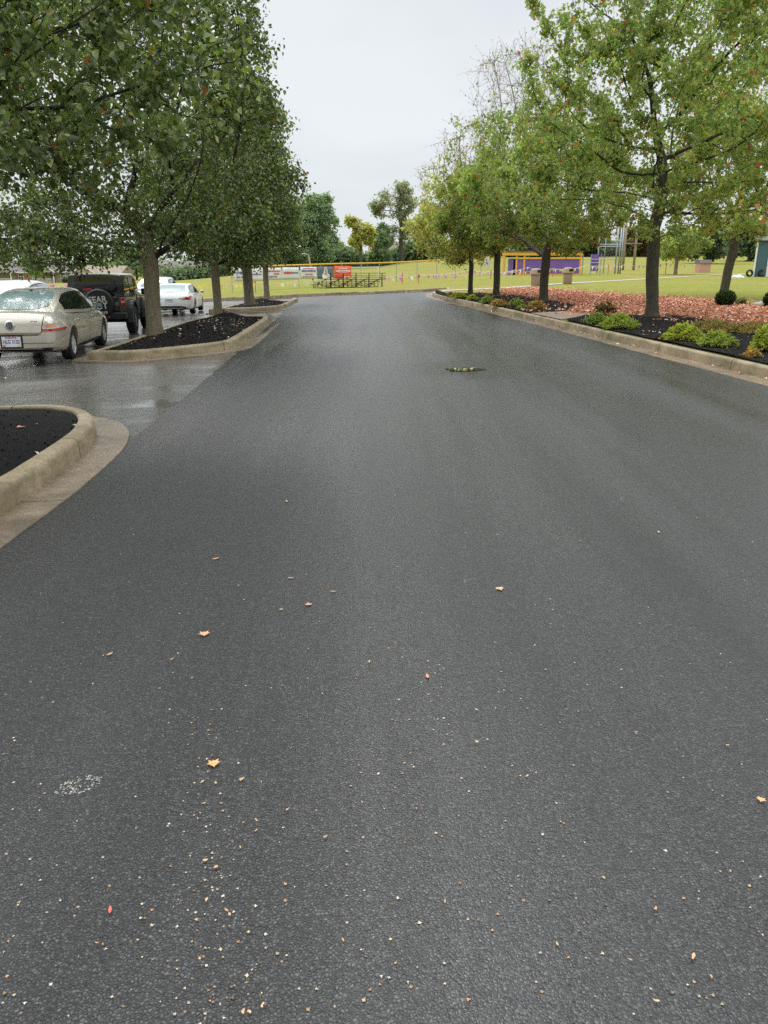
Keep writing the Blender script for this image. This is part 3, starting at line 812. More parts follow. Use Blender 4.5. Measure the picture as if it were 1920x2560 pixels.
maple(m2, 'maple with low forked trunk and bare twigs at its top left, by the leaf carpet', 0.185, 1.45,
      [(m2[0] - .1, m2[1], 4.6, 3.7, 3.4, 2.5), (m2[0] - .3, m2[1], 6.8, 2.9, 2.7, 2.0), (m2[0] - 1.4, m2[1] - .3, 8.2, 1.9, 1.8, 1.7), (m2[0] - 1.5, m2[1] - .3, 8.4, 1.7, 1.6, 1.4)], 71, 1900, 24000, 0.12, step=0.36, rt=0.006, spread=0.13, keep=lambda p: p[2] > 2.3,
      leafless=lambda p: 1.0 if p[2] < 6.8 else (0.5 if p[2] < 7.6 else 0.02), limb=PALETWIG, bare=lambda p: 0.0 if p[2] < 7.2 else (.5 if p[2] < 7.8 else .9))
maple(m3, 'straight trunked maple, third of the row, between the fork trunked maple and the slimmest', 0.165, 1.9,
      [(m3[0] - .4, m3[1], 4.5, 2.8, 3.0, 2.2), (m3[0] - 1.0, m3[1], 6.3, 2.1, 2.2, 1.8), (m3[0] - 1.3, m3[1], 6.9, 1.8, 1.7, 1.5)], 81, 1300, 14000, 0.13, step=0.38, rt=0.008, spread=0.15, keep=lambda p: p[2] > 2.2,
      leafless=lambda p: 1.0 if p[2] < 5.9 else 0.10, limb=PALETWIG, bare=lambda p: 0 if p[2] < 6.0 else .6, cols=MAPLE + [(0.36, 0.38, 0.12)])
maple(m4, 'slimmest maple at the far kerb corner, last of the row, yellowing with a thin top', 0.125, 1.45,
      [(m4[0] - .7, m4[1], 3.7, 2.8, 3.0, 1.9), (m4[0] - .8, m4[1], 5.4, 2.2, 2.2, 1.7)], 91, 1100, 11000, 0.13, step=0.38, rt=0.008, spread=0.15, keep=lambda p: p[2] > 1.6,
      leafless=lambda p: 1.0 if p[2] < 5.2 else (0.5 if p[2] < 6 else 0.2), cols=MAPLE[2:4] + [(0.48, 0.48, 0.15), (0.45, 0.43, 0.16), (0.50, 0.46, 0.17)], limb=PALETWIG, bare=lambda p: 0 if p[2] < 5.6 else .5)
maple(m5, 'leaning grey trunked maple behind the round clipped bush at the right edge', 0.20, 3.0,
      [(m5[0] + 1.2, m5[1], 5.8, 4.4, 4.0, 3.0), (m5[0] + .6, m5[1], 8.4, 3.6, 3.2, 2.2), (m5[0] + 2.5, m5[1] - 1, 3.9, 2.6, 2.0, 1.2)], 101, 1200, 26000, 0.12, lean=(0.3, 0), step=0.36, rt=0.008, spread=0.15, keep=lambda p: p[2] > 2.5, cols=MAPLE + [(0.30, 0.30, 0.07), (0.38, 0.22, 0.08)])
# -- fruit tree at the right whose yellowing twigs hang into the picture
dog = [(6.9, 11.6, 2.75, 1.2, 1.0, 0.8), (5.9, 11.4, 2.45, 1.0, 0.7, 0.45), (5.0, 11.4, 2.35, 0.55, 0.4, 0.30), (5.3, 11.4, 2.85, 0.3, 0.3, 0.16), (5.65, 11.4, 1.92, 0.2, 0.3, 0.22)]
make_tree('dogwood_tree', (8.4, 11.9, KH), (-0.1, 0), 1.5, 0.075, dog + [(8.6, 12.0, 3.2, 1.6, 1.4, 1.2)], 111, 420, 900, 0.085,
          [(0.26, 0.30, 0.06), (0.34, 0.34, 0.07), (0.20, 0.26, 0.06), (0.42, 0.36, 0.06)], [((0.50, 0.20, 0.05), 0.10), ((0.45, 0.08, 0.05), 0.03)], 'ovate', M['leaf'], M['twig'],
          'small yellowing tree at the right edge, its thin leafy twigs hanging into the picture', 'tree', step=0.16, rt=0.0035, spread=0.07, droop=0.9)
# ------------------------------------------------------------------ vehicles
from mathutils.bvhtree import BVHTree
def curve(xs, ys):
    xs = np.array(xs, float); ys = np.array(ys, float)
    m = np.gradient(ys, xs)
    def f(x):
        i = int(np.clip(np.searchsorted(xs, x) - 1, 0, len(xs) - 2)); h = xs[i + 1] - xs[i]; t = min(1, max(0, (x - xs[i]) / h))
        return float((2*t**3 - 3*t*t + 1) * ys[i] + (t**3 - 2*t*t + t) * h * m[i] + (-2*t**3 + 3*t*t) * ys[i + 1] + (t**3 - t*t) * h * m[i + 1])
    return f

def loft(m, ys, sec):
    rows = []
    for y in ys:
        half = sec(y); row = [(x, y, z) for x, z in half] + [(-x, y, z) for x, z in half[::-1]]
        rows.append(row)
    n = len(rows[0]); vs = [p for r in rows for p in r]
    fs = [(i * n + k, i * n + (k + 1) % n, (i + 1) * n + (k + 1) % n, (i + 1) * n + k) for i in range(len(rows) - 1) for k in range(n)]
    fs += [tuple(range(n)), tuple((len(rows) - 1) * n + k for k in range(n - 1, -1, -1))]
    m.add(vs, fs)

def text_obj(name, body, size, mat, parent, mtx, ext=0.002, off=0.0, sx=1.0):
    cu = bpy.data.curves.new(name, 'FONT'); cu.body = body; cu.size = size; cu.extrude = ext; cu.offset = off; cu.align_x = 'CENTER'; cu.align_y = 'CENTER'
    tmp = bpy.data.objects.new('tmp', cu); COL.objects.link(tmp)
    dg = bpy.context.evaluated_depsgraph_get(); me = bpy.data.meshes.new_from_object(tmp.evaluated_get(dg))
    bpy.data.objects.remove(tmp); bpy.data.curves.remove(cu)
    me.transform(mtx @ Matrix.Diagonal((sx, 1, 1, 1))); me.materials.clear(); me.materials.append(mat)
    return link(name, me, parent)
REAR = Matrix(((1, 0, 0, 0), (0, 0, -1, 0), (0, 1, 0, 0), (0, 0, 0, 1)))     # lettering facing backwards (-y)

def cut_wells(me, wells):
    o = link('body_tmp', me); cs = []
    for (x0, x1, y, z, r) in wells:
        c = MB(); c.lathe([(r, x0), (r, x1)], (0, y, z), 28, 'x'); cs.append(c.build('cut_tmp', None))
        md = o.modifiers.new('b', 'BOOLEAN'); md.operation = 'DIFFERENCE'; md.solver = 'EXACT'; md.object = cs[-1]
    dg = bpy.context.evaluated_depsgraph_get(); out = bpy.data.meshes.new_from_object(o.evaluated_get(dg))
    for q in cs + [o]: bpy.data.objects.remove(q)
    return out

class Decal:
    def __init__(s, m):
        s.t = BVHTree.FromPolygons([Vector(p) for p in m.v], m.f)
    def make(s, name, poly, o, ux, uz, d, mat, parent, off=0.006, sp=0.05, smooth=True, round_=1):
        poly = chaikin(list(poly), round_, True, 0.18) if round_ else list(poly)
        o, ux, uz, d = Vector(o), Vector(ux).normalized(), Vector(uz).normalized(), Vector(d).normalized()
        xs, ys = [p[0] for p in poly], [p[1] for p in poly]
        r = region(resample(poly, sp), grid_pts(min(xs), max(xs), min(ys), max(ys), sp, 0.0), lambda x, y: 0)
        vs, ok = [], []
        for p in r.v:
            q, nn, i, L = s.t.ray_cast(o + ux * p[0] + uz * p[1], d)
            if q is None: vs.append(Vector((0, 0, 0))); ok.append(False)
            else:
                if nn.dot(d) > 0: nn = -nn
                vs.append(q + nn * off - d * off * 0.4); ok.append(True)
        m = MB(); m.add(vs, [f for f in r.f if all(ok[i] for i in f)])
        return m.build(name, mat, parent, smooth) if m.f else None

def wheel(parent, x, y, r, wdt, side, rim_mat, spokes=7, knobs=0, name='wheel'):
    t = MB(); w = wdt / 2
    t.lathe([(r * 0.62, -w), (r * 0.86, -w), (r * 0.97, -w * 0.82), (r, -w * 0.4), (r, w * 0.4), (r * 0.97, w * 0.82), (r * 0.86, w), (r * 0.62, w)], (x, y, r), 32, 'x', cap=False)
    for k in range(knobs):
        a = 2 * math.pi * k / knobs
        for q in (-0.6, 0.0, 0.6):
            a2 = a + (0.5 if q == 0 else 0) * 2 * math.pi / knobs
            t.box((x + q * w, y + math.cos(a2) * r, r + math.sin(a2) * r), (w * 0.45, 0.05, 0.05))
    o = t.build(name, M['rubber'], parent, smooth=35)
    m = MB(); f = x + side * (w - 0.025)
    m.lathe([(r * 0.66, f - side * 0.10), (r * 0.665, f + side * 0.012), (r * 0.60, f + side * 0.014), (r * 0.58, f - side * 0.02), (r * 0.56, f - side * 0.09)], (0, y, r), 32, 'x')
    for k in range(spokes):
        a = 2 * math.pi * k / spokes + 0.3
        c, s_ = math.cos(a), math.sin(a); c2, s2 = -s_, c
        pin, pout = r * 0.10, r * 0.60
        vs = []
        for (rr, hw) in ((pin, r * 0.07), (pout, r * 0.10)):
            for dx in (-0.035, 0.006):
                for sg in (-1, 1): vs.append((f + side * dx, y + c * rr + c2 * hw * sg, r + s_ * rr + s2 * hw * sg))
        m.add(vs, [(0, 1, 3, 2), (4, 6, 7, 5), (0, 2, 6, 4), (1, 5, 7, 3), (2, 3, 7, 6), (0, 4, 5, 1)])
    m.lathe([(r * 0.16, f - side * 0.05), (r * 0.16, f + side * 0.008), (r * 0.10, f + side * 0.014)], (0, y, r), 20, 'x')
    m.build('rim', rim_mat, o, smooth=35)
    b = MB(); b.lathe([(r * 0.57, f - side * 0.11), (r * 0.57, f - side * 0.10)], (0, y, r), 24, 'x'); b.build('brake_disc', M['well'], o)
    return o

def sedan(name, label, loc, yaw, W=1.95, wb=2.95, H=1.37, r=0.31, paint_m=None, style='chrome', group='parked cars', roofline=None, glass='glass', rearglass='glass_sky_tint', rim='alloy'):
    root = empty(name, loc, yaw, label, 'car', group)
    kw, kh, kl = W / 1.9, H / 1.5, wb / 2.95
    ye, yf = -2.57, 2.5
    w = curve([-2.57, -2.53, -2.42, -2.2, -1.8, -0.8, 0.8, 1.7, 2.15, 2.38, 2.5], [.70, .795, .865, .915, .94, .95, .95, .93, .87, .76, .58])
    zt = curve([-2.57, -2.53, -2.47, -2.36, -2.0, -1.4, 0.0, 1.0, 1.5, 2.05, 2.35, 2.5], [.84, .94, 1.02, 1.055, 1.075, 1.06, 1.00, .985, .95, .84, .70, .56])
    zb = curve([-2.57, -2.48, -2.2, -1.5, 1.5, 2.2, 2.5], [.36, .31, .26, .22, .20, .22, .30])
    def sec(y):
        a, b, c = w(y), zb(y), zt(y); h = c - b
        pr = [(0, b), (a * .78, b), (a * .90, b + .03), (a * .955, b + .12 * h), (a * .985, b + .30 * h), (a, b + .50 * h), (a * .995, b + .66 * h), (a * .965, b + .80 * h), (a * .915, b + .90 * h), (a * .84, b + .965 * h), (a * .70, b + .992 * h), (a * .40, b + 1.006 * h), (0, b + 1.012 * h)]
        return [(x * kw, z * kh) for x, z in pr]
    low = MB(); ys = sorted(set([-2.57, -2.555, -2.53, -2.50, -2.46, -2.42, -2.36] + list(np.linspace(-2.3, 2.3, 42)) + [2.36, 2.42, 2.46, 2.5]))
    loft(low, [y * kl for y in ys], lambda y: sec(y / kl))
    rx, rz_ = roofline or ([-2.08, -1.8, -1.4, -.95, -.35, .25, .65, 1.05, 1.55], [1.06, 1.17, 1.325, 1.445, 1.50, 1.495, 1.435, 1.28, 1.0])
    zr = curve(rx, rz_)
    wbelt = curve([rx[0], rx[0] + .5, 0, rx[-1] - .4, rx[-1]], [.74, .83, .875, .84, .76])
    wtop = curve([rx[0], rx[0] + .7, 0, rx[-1] - .6, rx[-1]], [.62, .60, .63, .62, .64])
    def gsec(y):
        b0 = zt(y) - .05; t0 = max(b0 + .02, zr(y)); h = t0 - b0; k = min(1, h / .45)
        a, c = wbelt(y), wtop(y); c = a + (c - a) * k
        q = [(a, b0), (a + (c - a) * .30 + .012 * k, b0 + .30 * h), (a + (c - a) * .62 + .018 * k, b0 + .62 * h), (c + .028 * k, b0 + .86 * h), (c - .005, b0 + .945 * h), (c - .06, b0 + .985 * h), (c * .6, b0 + h + .008 * k), (0, b0 + h + .014 * k)]
        return [(x * kw, z * kh) for x, z in q]
    top = MB(); gy = np.linspace(rx[0], rx[-1], 44); loft(top, [y * kl for y in gy], lambda y: gsec(y / kl))
    allm = MB(); allm.add(low.v, low.f); allm.add(top.v, top.f); D = Decal(allm); DL = Decal(low); DT = Decal(top)
    wells = [(s * W * .30, s * W * .62, yy, r + .01, r * 1.17) for s in (-1, 1) for yy in (-wb / 2, wb / 2)]
    wells = [(min(a, b), max(a, b), c, d, e) for a, b, c, d, e in wells]
    me = cut_wells(low.mesh('body', paint_m), wells)
    bm = bmesh.new(); bm.from_mesh(me); tmp = top.mesh('t', paint_m); bm.from_mesh(tmp); bm.to_mesh(me); bm.free()
    me.materials.clear(); me.materials.append(paint_m)
    me.polygons.foreach_set('use_smooth', [True] * len(me.polygons)); me.set_sharp_from_angle(angle=R(38))
    body = link('body', me, root)
    z = lambda q: q * kh
    X = lambda q: q * kw
    Y = lambda q: q * kl
    side = lambda s: dict(o=(s * 3, 0, 0), ux=(0, 1, 0), uz=(0, 0, 1), d=(-s, 0, 0))
    back = dict(o=(0, -6, 0), ux=(1, 0, 0), uz=(0, 0, 1), d=(0, 1, 0))
    # glass
    def gl(y): return zr(y)
    for s in (-1, 1):
        y0, y1 = rx[0] + .62, rx[-1] - .35
        parts = [(y0 + .0, y0 + .30), (y0 + .34, -.06), (-.0, y1)]
        for i, (a, b) in enumerate(parts):
            n = 8; yy = [a + (b - a) * k / n for k in range(n + 1)]
            up = [(Y(q), z(zt(q) - .05 + (gl(q) - zt(q) + .05) * .82)) for q in yy]; dn = [(Y(q), z(zt(q) + .035)) for q in yy]
            up = [(p[0], max(p[1], d_[1] + .004)) for p, d_ in zip(up, dn)]
            DT.make('quarter_window' if i == 0 else 'side_window', dn + up[::-1], mat=M[glass], parent=root, off=.006, sp=.06, round_=1, **side(s))
        # black surround
        n = 14; yy = [y0 - .05 + (y1 + .07 - y0 + .05) * k / n for k in range(n + 1)]
        up = [(Y(q), z(zt(q) - .05 + (gl(q) - zt(q) + .05) * .87)) for q in yy]; dn = [(Y(q), z(zt(q) + .018)) for q in yy]
        DT.make('window_frame', dn + [(p[0], max(p[1], d_[1] + .003)) for p, d_ in zip(up, dn)][::-1], mat=M['black_plastic'], parent=root, off=.002, sp=.06, round_=0, **side(s))
    rw = [(-X(.60), z(1.115)), (X(.60), z(1.115)), (X(.545), z(1.43)), (X(.3), z(1.445)), (-X(.3), z(1.445)), (-X(.545), z(1.43))]
    DT.make('rear_window', rw, o=(0, -6, 0), ux=(1, 0, 0), uz=(0, 0, 1), d=(0, 1, 0), mat=M[rearglass], parent=root, off=.006, sp=.06)
    DT.make('windshield', [(-X(.66), z(1.07)), (X(.66), z(1.07)), (X(.56), z(1.42)), (-X(.56), z(1.42))], o=(0, 6, 0), ux=(1, 0, 0), uz=(0, 0, 1), d=(0, -1, 0), mat=M[glass], parent=root, off=.006, sp=.07)
    # seams and trim
    def seam(pts, frame, wd=.006, nm='panel_seam', mat='well', dec=DL, off=.0035):
        a = offset_line(resample(pts, .05, False), wd); b = offset_line(resample(pts, .05, False), -wd)
        dec.make(nm, a + b[::-1], mat=M[mat], parent=body, off=off, sp=.04, round_=0, **frame)
    for s in (-1, 1):
        for q in (-1.30, -.03, 1.12): seam([(Y(q), z(.30)), (Y(q + (.05 if q < -1 else 0)), z(.62)), (Y(q - (.10 if q < -1 else 0)), z(1.0))], side(s))
        DL.make('sill_trim', [(Y(-1.05), z(.245)), (Y(1.05), z(.235)), (Y(1.05), z(.30)), (Y(-1.05), z(.31))], mat=M['black_plastic'], parent=root, off=.006, sp=.08, round_=0, **side(s))
        for q in (-.98, .22):
            hd = MB(); hd.box((s * X(.958), Y(q), z(.855)), (.03, .17, .028), 0, .01); hd.build('door_handle', M['chrome'] if style == 'chrome' else paint_m, root, smooth=True)
        mr = MB(); mr.box((s * X(1.0), Y(.92), z(1.06)), (.17, .11, .115), s * .2, .035); o = mr.build('mirror', M['black_plastic'] if style == 'chrome' else paint_m, root, smooth=True)
        mg = MB(); mg.box((s * X(1.0), Y(.92) - .062, z(1.06)), (.125, .012, .078), s * .2, .004); mg.build('mirror_glass', M['glass_sky_tint'], o)
        for yy in (-wb / 2, wb / 2): wheel(root, s * (W / 2 - .135), yy, r, .215, s, M[rim], 7)
    # rear
    def zone(nm, poly, mat, s, dirx, **kw_):
        d = Vector((-s * dirx, 1, 0)).normalized(); ux = Vector((d.y, -d.x, 0))
        return DL.make(nm, poly, o=tuple(-d * 5 + Vector((0, 0, 0))), ux=tuple(ux), uz=(0, 0, 1), d=tuple(d), mat=mat, parent=root, **kw_)
    if style == 'chrome':
        for s in (-1, 1):
            d = Vector((-s * .75, 1, 0)).normalized(); ux = Vector((d.y, -d.x, 0))
            def pj(x, y): return Vector((x, y, 0)).dot(ux)
            i0, i1 = pj(s * X(.60), Y(-2.56)), pj(s * X(.655), Y(-2.5)); oo = pj(s * X(.93), Y(-2.0))
            top_in = pj(s * X(.70), Y(-2.5)); top_out = pj(s * X(.80), Y(-2.35))
            pts = [(i0, z(.70)), (oo, z(.72)), (pj(s * X(.905), Y(-2.18)), z(.86)), (top_out, z(.975)), (top_in, z(1.0))]
            fr = dict(o=tuple(-d * 5), ux=tuple(ux), uz=(0, 0, 1), d=tuple(d))
            big = DL.make('taillight', pts, mat=M['clear_lens'], parent=root, off=.008, sp=.04, round_=1, **fr)
            red = [(i0 + (oo - i0) * .03, z(.705)), (oo, z(.722)), (oo + (top_out - oo) * .05, z(.765)), (i0 + (top_in - i0) * .1, z(.755))]
            DL.make('stop_lens', red, mat=M['red_lens'], parent=big, off=.014, sp=.04, round_=0, **fr)
            am = [(i0 + (top_in - i0) * .2 + (oo - i0) * .06, z(.775)), (i0 + (oo - i0) * .42, z(.78)), (i0 + (oo - i0) * .40, z(.86)), (i0 + (top_in - i0) * .55 + (oo - i0) * .05, z(.855))]
            DL.make('indicator_lens', am, mat=M['orange_lens'], parent=big, off=.012, sp=.04, round_=1, **fr)
            sq = resample(pts, .04); a = offset_line(sq, .008, True)
            DL.make('lens_rim', a, mat=M['well'], parent=big, off=.003, sp=.04, round_=0, **fr)
        seam([(-X(.66), z(1.0)), (-X(.60), z(.69)), (-X(.52), z(.635)), (X(.52), z(.635)), (X(.60), z(.69)), (X(.66), z(1.0))], back, .007)
        DL.make('trunk_trim', [(-X(.57), z(.645)), (X(.57), z(.645)), (X(.59), z(.682)), (-X(.59), z(.682))], mat=M['chrome'], parent=root, off=.009, sp=.06, round_=0, **back)
        seam([(-X(.80), z(.47)), (X(.80), z(.47))], back, .004)
        DL.make('rear_valance', [(-X(.80), z(.25)), (X(.80), z(.25)), (X(.84), z(.375)), (-X(.84), z(.375))], mat=M['black_plastic'], parent=root, off=.008, sp=.06, round_=0, **back)
        em = MB(); em.lathe([(.0, -.012), (.088, -.010), (.095, 0), (.085, .004), (.07, .002)], (0, ye * kl - .0, z(.83)), 28, 'y'); e = em.build('emblem', M['chrome'], root, smooth=True)
        ei = MB(); ei.lathe([(0, -.016), (.062, -.0155), (.062, -.010)], (0, ye * kl, z(.83)), 24, 'y'); ei.build('emblem_inlay', M['dark_alloy'], e)
        eb = MB()
        for q in (-.028, 0, .028): eb.tube([(q - .012, ye * kl - .018, z(.83) - .045), (q - .006, ye * kl - .02, z(.83)), (q + .016, ye * kl - .018, z(.83) + .045)], .0055, 5)
        eb.build('emblem_bars', M['chrome'], e)
        pz = z(.505); py_ = ye * kl - .012
        pr = MB(); pr.box((0, py_ + .012, pz), (.40, .02, .235), 0, .006); pr.build('plate_recess', M['black_plastic'], root)
        pl = MB(); pl.box((0, py_ - .004, pz), (.335, .014, .185), 0, .003); p = pl.build('license_plate', M['plate'], root)
        text_obj('plate_number', 'HLG 3133', .098, M['plate_blue'], p, Matrix.Translation((0, py_ - .0125, pz - .002)) @ REAR, .001, .001, .72)
        dd = MB(); dd.box((0, py_ - .0125, pz + .077), (.20, .003, .02)); dd.build('plate_heading', M['red_ink'], p)
        dd = MB(); dd.box((-.135, py_ - .0125, pz - .072), (.035, .003, .03)); dd.build('plate_sticker', M['red_ink'], p)
        dd = MB(); dd.box((.135, py_ - .0125, pz - .070), (.045, .003, .035)); dd.build('plate_sticker', M['yellow_ink'], p)
        nb = MB()
        for q in range(4): nb.box((X(.43) + q * .032, ye * kl - .004, z(.905)), (.022, .008, .018))
        nb.build('model_badge', M['chrome'], root)
        # fuel flap on the right rear wing
        a = [(.10 * math.cos(k * .35) * .8 + Y(-1.72), z(.84) + .085 * math.sin(k * .35)) for k in range(18)]
        seam(a + [a[0]], side(1), .004, 'fuel_flap')
        an = MB(); an.box((0, Y(-.95), z(1.468)), (.05, .11, .035), 0, .012, .7); an.build('roof_antenna', M['black_plastic'], root, smooth=True)
    else:
        for s in (-1, 1):
            d = Vector((-s * .6, 1, 0)).normalized(); ux = Vector((d.y, -d.x, 0))
            pj = lambda x, y: Vector((x, y, 0)).dot(ux)
            fr = dict(o=tuple(-d * 5), ux=tuple(ux), uz=(0, 0, 1), d=tuple(d))
            pts = [(pj(s * X(.36), Y(-2.57)), z(.835)), (pj(s * X(.62), Y(-2.55)), z(.76)), (pj(s * X(.90), Y(-2.2)), z(.78)), (pj(s * X(.93), Y(-2.0)), z(.93)), (pj(s * X(.86), Y(-2.3)), z(.935)), (pj(s * X(.62), Y(-2.5)), z(.875))]
            t = DL.make('taillight', pts, mat=M['red_lens'], parent=root, off=.008, sp=.04, round_=2, **fr)
            inn = [(pj(s * X(.40), Y(-2.57)), z(.83)), (pj(s * X(.60), Y(-2.55)), z(.785)), (pj(s * X(.66), Y(-2.5)), z(.85))]
            DL.make('reverse_lens', inn, mat=M['clear_lens'], parent=t, off=.013, sp=.04, round_=1, **fr)
        DL.make('trunk_trim', [(-X(.38), z(.838)), (X(.38), z(.838)), (X(.38), z(.856)), (-X(.38), z(.856))], mat=M['chrome'], parent=root, off=.008, sp=.06, round_=0, **back)
        DL.make('rear_valance', [(-X(.80), z(.30)), (X(.80), z(.30)), (X(.66), z(.43)), (X(.45), z(.46)), (-X(.45), z(.46)), (-X(.66), z(.43))], mat=M['black_plastic'], parent=root, off=.008, sp=.06, round_=1, **back)
        lp = MB(); lp.box((0, ye * kl - .006, z(.745)), (.33, .014, .13), 0, .003); p = lp.build('license_plate', M['plate'], root)
        ink = MB(); [ink.box((-.10 + q * .035, ye * kl - .0145, z(.745)), (.02, .003, .05)) for q in range(7)]; ink.build('plate_marks', M['navy_ink'], p)
        an = MB(); an.box((0, Y(-.95), z(1.468)), (.05, .12, .04), 0, .012, .6); an.build('roof_antenna', paint_m, root, smooth=True)
    return root

def place_by_wheel(u, v, lx, ly, yaw):       # car origin so that its local wheel contact lands on the ground at a photo point
    x, y = gp(u, v); c, s = math.cos(yaw), math.sin(yaw)
    ox, oy = x - (lx * c - ly * s), y - (lx * s + ly * c)
    return (ox, oy, pave(x, y))

yaw = R(8)
loc = place_by_wheel(190, 899, 0.84, -1.5, yaw); print('sedan', loc)
sedan('parked_car', 'champagne coloured sedan with round boot emblem and plate HLG 3133, parked at the left edge', loc, yaw, W=1.74, wb=3.0, paint_m=M['gold'])
yaw2 = R(6.5)
loc2 = place_by_wheel(489, 784.5, 0.90, -1.44, yaw2); print('white', loc2)
sedan('parked_car', 'white sedan with red swept taillights, parked beyond the black off-roader', loc2, yaw2, 1.86, 2.9, 1.20, .30, M['white_paint'], 'white')
ROUND = ([-2.5, -2.3, -1.9, -1.2, -.35, .25, .65, 1.05, 1.6], [1.04, 1.2, 1.4, 1.5, 1.52, 1.5, 1.44, 1.3, 1.0])
x3 = wx(396, 38)
sedan('parked_car', 'pale silver hatchback half hidden behind the white sedan', (x3, 38, pave(x3, 38)), R(8), 1.80, 2.9, 1.52, .32, M['silver'], 'white', roofline=ROUND)
x4 = wx(18, 22.5)
sedan('parked_car', 'white car with rounded roof showing above the champagne sedan', (x4, 22.5, pave(x4, 22.5)), R(-168), 1.9, 2.95, 1.58, .31, M['white_paint'], 'white', roofline=ROUND)

def offroader(loc, yaw):
    root = empty('parked_car', loc, yaw, 'black boxy off-roader with lettered spare wheel cover, parked under the thick trunked pear tree', 'car', 'parked cars')
    W = 1.60; w = W / 2
    b = MB()
    b.prism([(-1.98, .52), (-1.98, 1.02), (-1.95, 1.06), (.60, 1.06), (.66, 1.03), (1.95, .98), (1.98, .92), (1.98, .55), (.5, .46), (-1.2, .46)], 'x', -w, w)
    me = cut_wells(b.mesh('body', M['black_paint']), [(-1.2, -.52, -1.23, .38, .50), (.52, 1.2, -1.23, .38, .50), (-1.2, -.52, 1.23, .38, .50), (.52, 1.2, 1.23, .38, .50)])
    bm = bmesh.new(); bm.from_mesh(me); bmesh.ops.bevel(bm, geom=[e for e in bm.edges if e.is_manifold and e.calc_face_angle(0) > 1.0 and abs((e.verts[0].co - e.verts[1].co).x) < .01 and e.calc_length() > .3], offset=.035, segments=3, affect='EDGES'); bm.to_mesh(me); bm.free()
    me.materials.clear(); me.materials.append(M['black_paint']); me.polygons.foreach_set('use_smooth', [True] * len(me.polygons)); me.set_sharp_from_angle(angle=R(35))
    link('body', me, root)
    # hardtop: tapered box with rounded edges
    t = MB()
    ys = [-1.95, -1.93, -1.88, -1.0, .1, .30, .42, .70]
    def sec(y):
        if y < .1: k = 0
        else: k = (y - .1) / .6
        zt_ = 1.655 - .02 * (1 if y < -1.9 else 0) - .53 * max(0, (y - .32) / .38) if y > .32 else 1.655 - (.03 if y < -1.94 else .01 if y < -1.9 else 0)
        a = w - .02; c = w - .10
        h = zt_ - 1.05
        return [(0, 1.04), (a, 1.04), (a - .01, 1.08), (c + (a - c) * .1, 1.05 + h * .86), (c - .01, 1.05 + h * .95), (c - .06, zt_ - .01), (c * .5, zt_ + .012), (0, zt_ + .016)]
    loft(t, ys, sec); t.build('hardtop', M['black_paint'], root, smooth=32)
    DT = Decal(t)
    back = dict(o=(0, -6, 0), ux=(1, 0, 0), uz=(0, 0, 1), d=(0, 1, 0))
    DT.make('rear_window', [(-.60, 1.13), (.60, 1.13), (.56, 1.575), (-.56, 1.575)], mat=M['glass'], parent=root, off=.008, sp=.08, **back)
    for s in (-1, 1):
        sd = dict(o=(s * 3, 0, 0), ux=(0, 1, 0), uz=(0, 0, 1), d=(-s, 0, 0))
        for a, c in ((-1.86, -1.02), (-.92, -.20), (-.10, .48)):
            DT.make('side_window', [(a, 1.13), (c + (.12 if a > -.2 else 0), 1.13), (c - (.18 if a > -.2 else 0), 1.53), (a, 1.53)], mat=M['glass'], parent=root, off=.008, sp=.1, **sd)
        # flares
        for yy in (-1.23, 1.23):
            f = MB(); pr = [(yy + .60 * math.cos(a_), .38 + .62 * math.sin(a_)) for a_ in np.linspace(-.08, math.pi + .08, 16)]
            pi_ = [(yy + .50 * math.cos(a_), .38 + .50 * math.sin(a_)) for a_ in np.linspace(-.08, math.pi + .08, 16)]
            pr = [(p[0], min(p[1], .93)) for p in pr]
            f.prism(pr + pi_[::-1], 'x', s * (w - .02) if s > 0 else -w - .13, w + .13 if s > 0 else -(w - .02)); f.build('fender_flare', M['grey_plastic'], root)
            wheel(root, s * (w + .0), yy, .375, .26, s, M['dark_alloy'], 8, 22)
        tl = MB(); tl.box((s * (w - .075), -2.0, .905), (.15, .07, .235), 0, .02); o = tl.build('taillight', M['red_lens'], root, smooth=True)
        ti = MB(); ti.box((s * (w - .075), -2.04, .895), (.075, .012, .05), 0, .004); ti.build('reverse_lens', M['clear_lens'], o)
        br = MB(); br.box((s * .34, -2.17, .505), (.07, .03, .06), 0, .008); br.build('reflector', M['red_lens'], root)
        mr = MB(); mr.box((s * (w + .15), .42, 1.12), (.16, .10, .19), 0, .03); mr.build('mirror', M['black_plastic'], root, smooth=True)
        h = MB(); h.box((s * (w + .01), -.02, .93), (.03, .14, .035), 0, .01); h.box((s * (w + .01), -.98, .93), (.03, .14, .035), 0, .01); h.build('door_handle', M['black_plastic'], root)
        hg = MB(); hg.box((s * (w + .004), -.08, .78), (.012, .012, .58)); hg.box((s * (w + .004), .58, .78), (.012, .012, .58)); hg.build('panel_seam', M['well'], root)
    bp = MB(); bp.box((0, -2.08, .53), (1.66, .20, .19), 0, .05); o = bp.build('rear_bumper', M['grey_plastic'], root, smooth=35)
    for s in (-1, 1):
        i = MB(); i.box((s * .60, -2.182, .53), (.40, .012, .10), 0, .005); i.build('bumper_insert', M['black_plastic'], o)
    fb = MB(); fb.box((0, 2.08, .53), (1.66, .2, .19), 0, .05); fb.build('front_bumper', M['grey_plastic'], root, smooth=35)
    ub = MB(); ub.box((0, -1.23, .36), (1.3, .12, .12), 0, .03); ub.box((0, 1.23, .36), (1.3, .12, .12), 0, .03); ub.box((0, 0, .42), (1.0, 3.6, .12)); ub.build('chassis', M['well'], root)
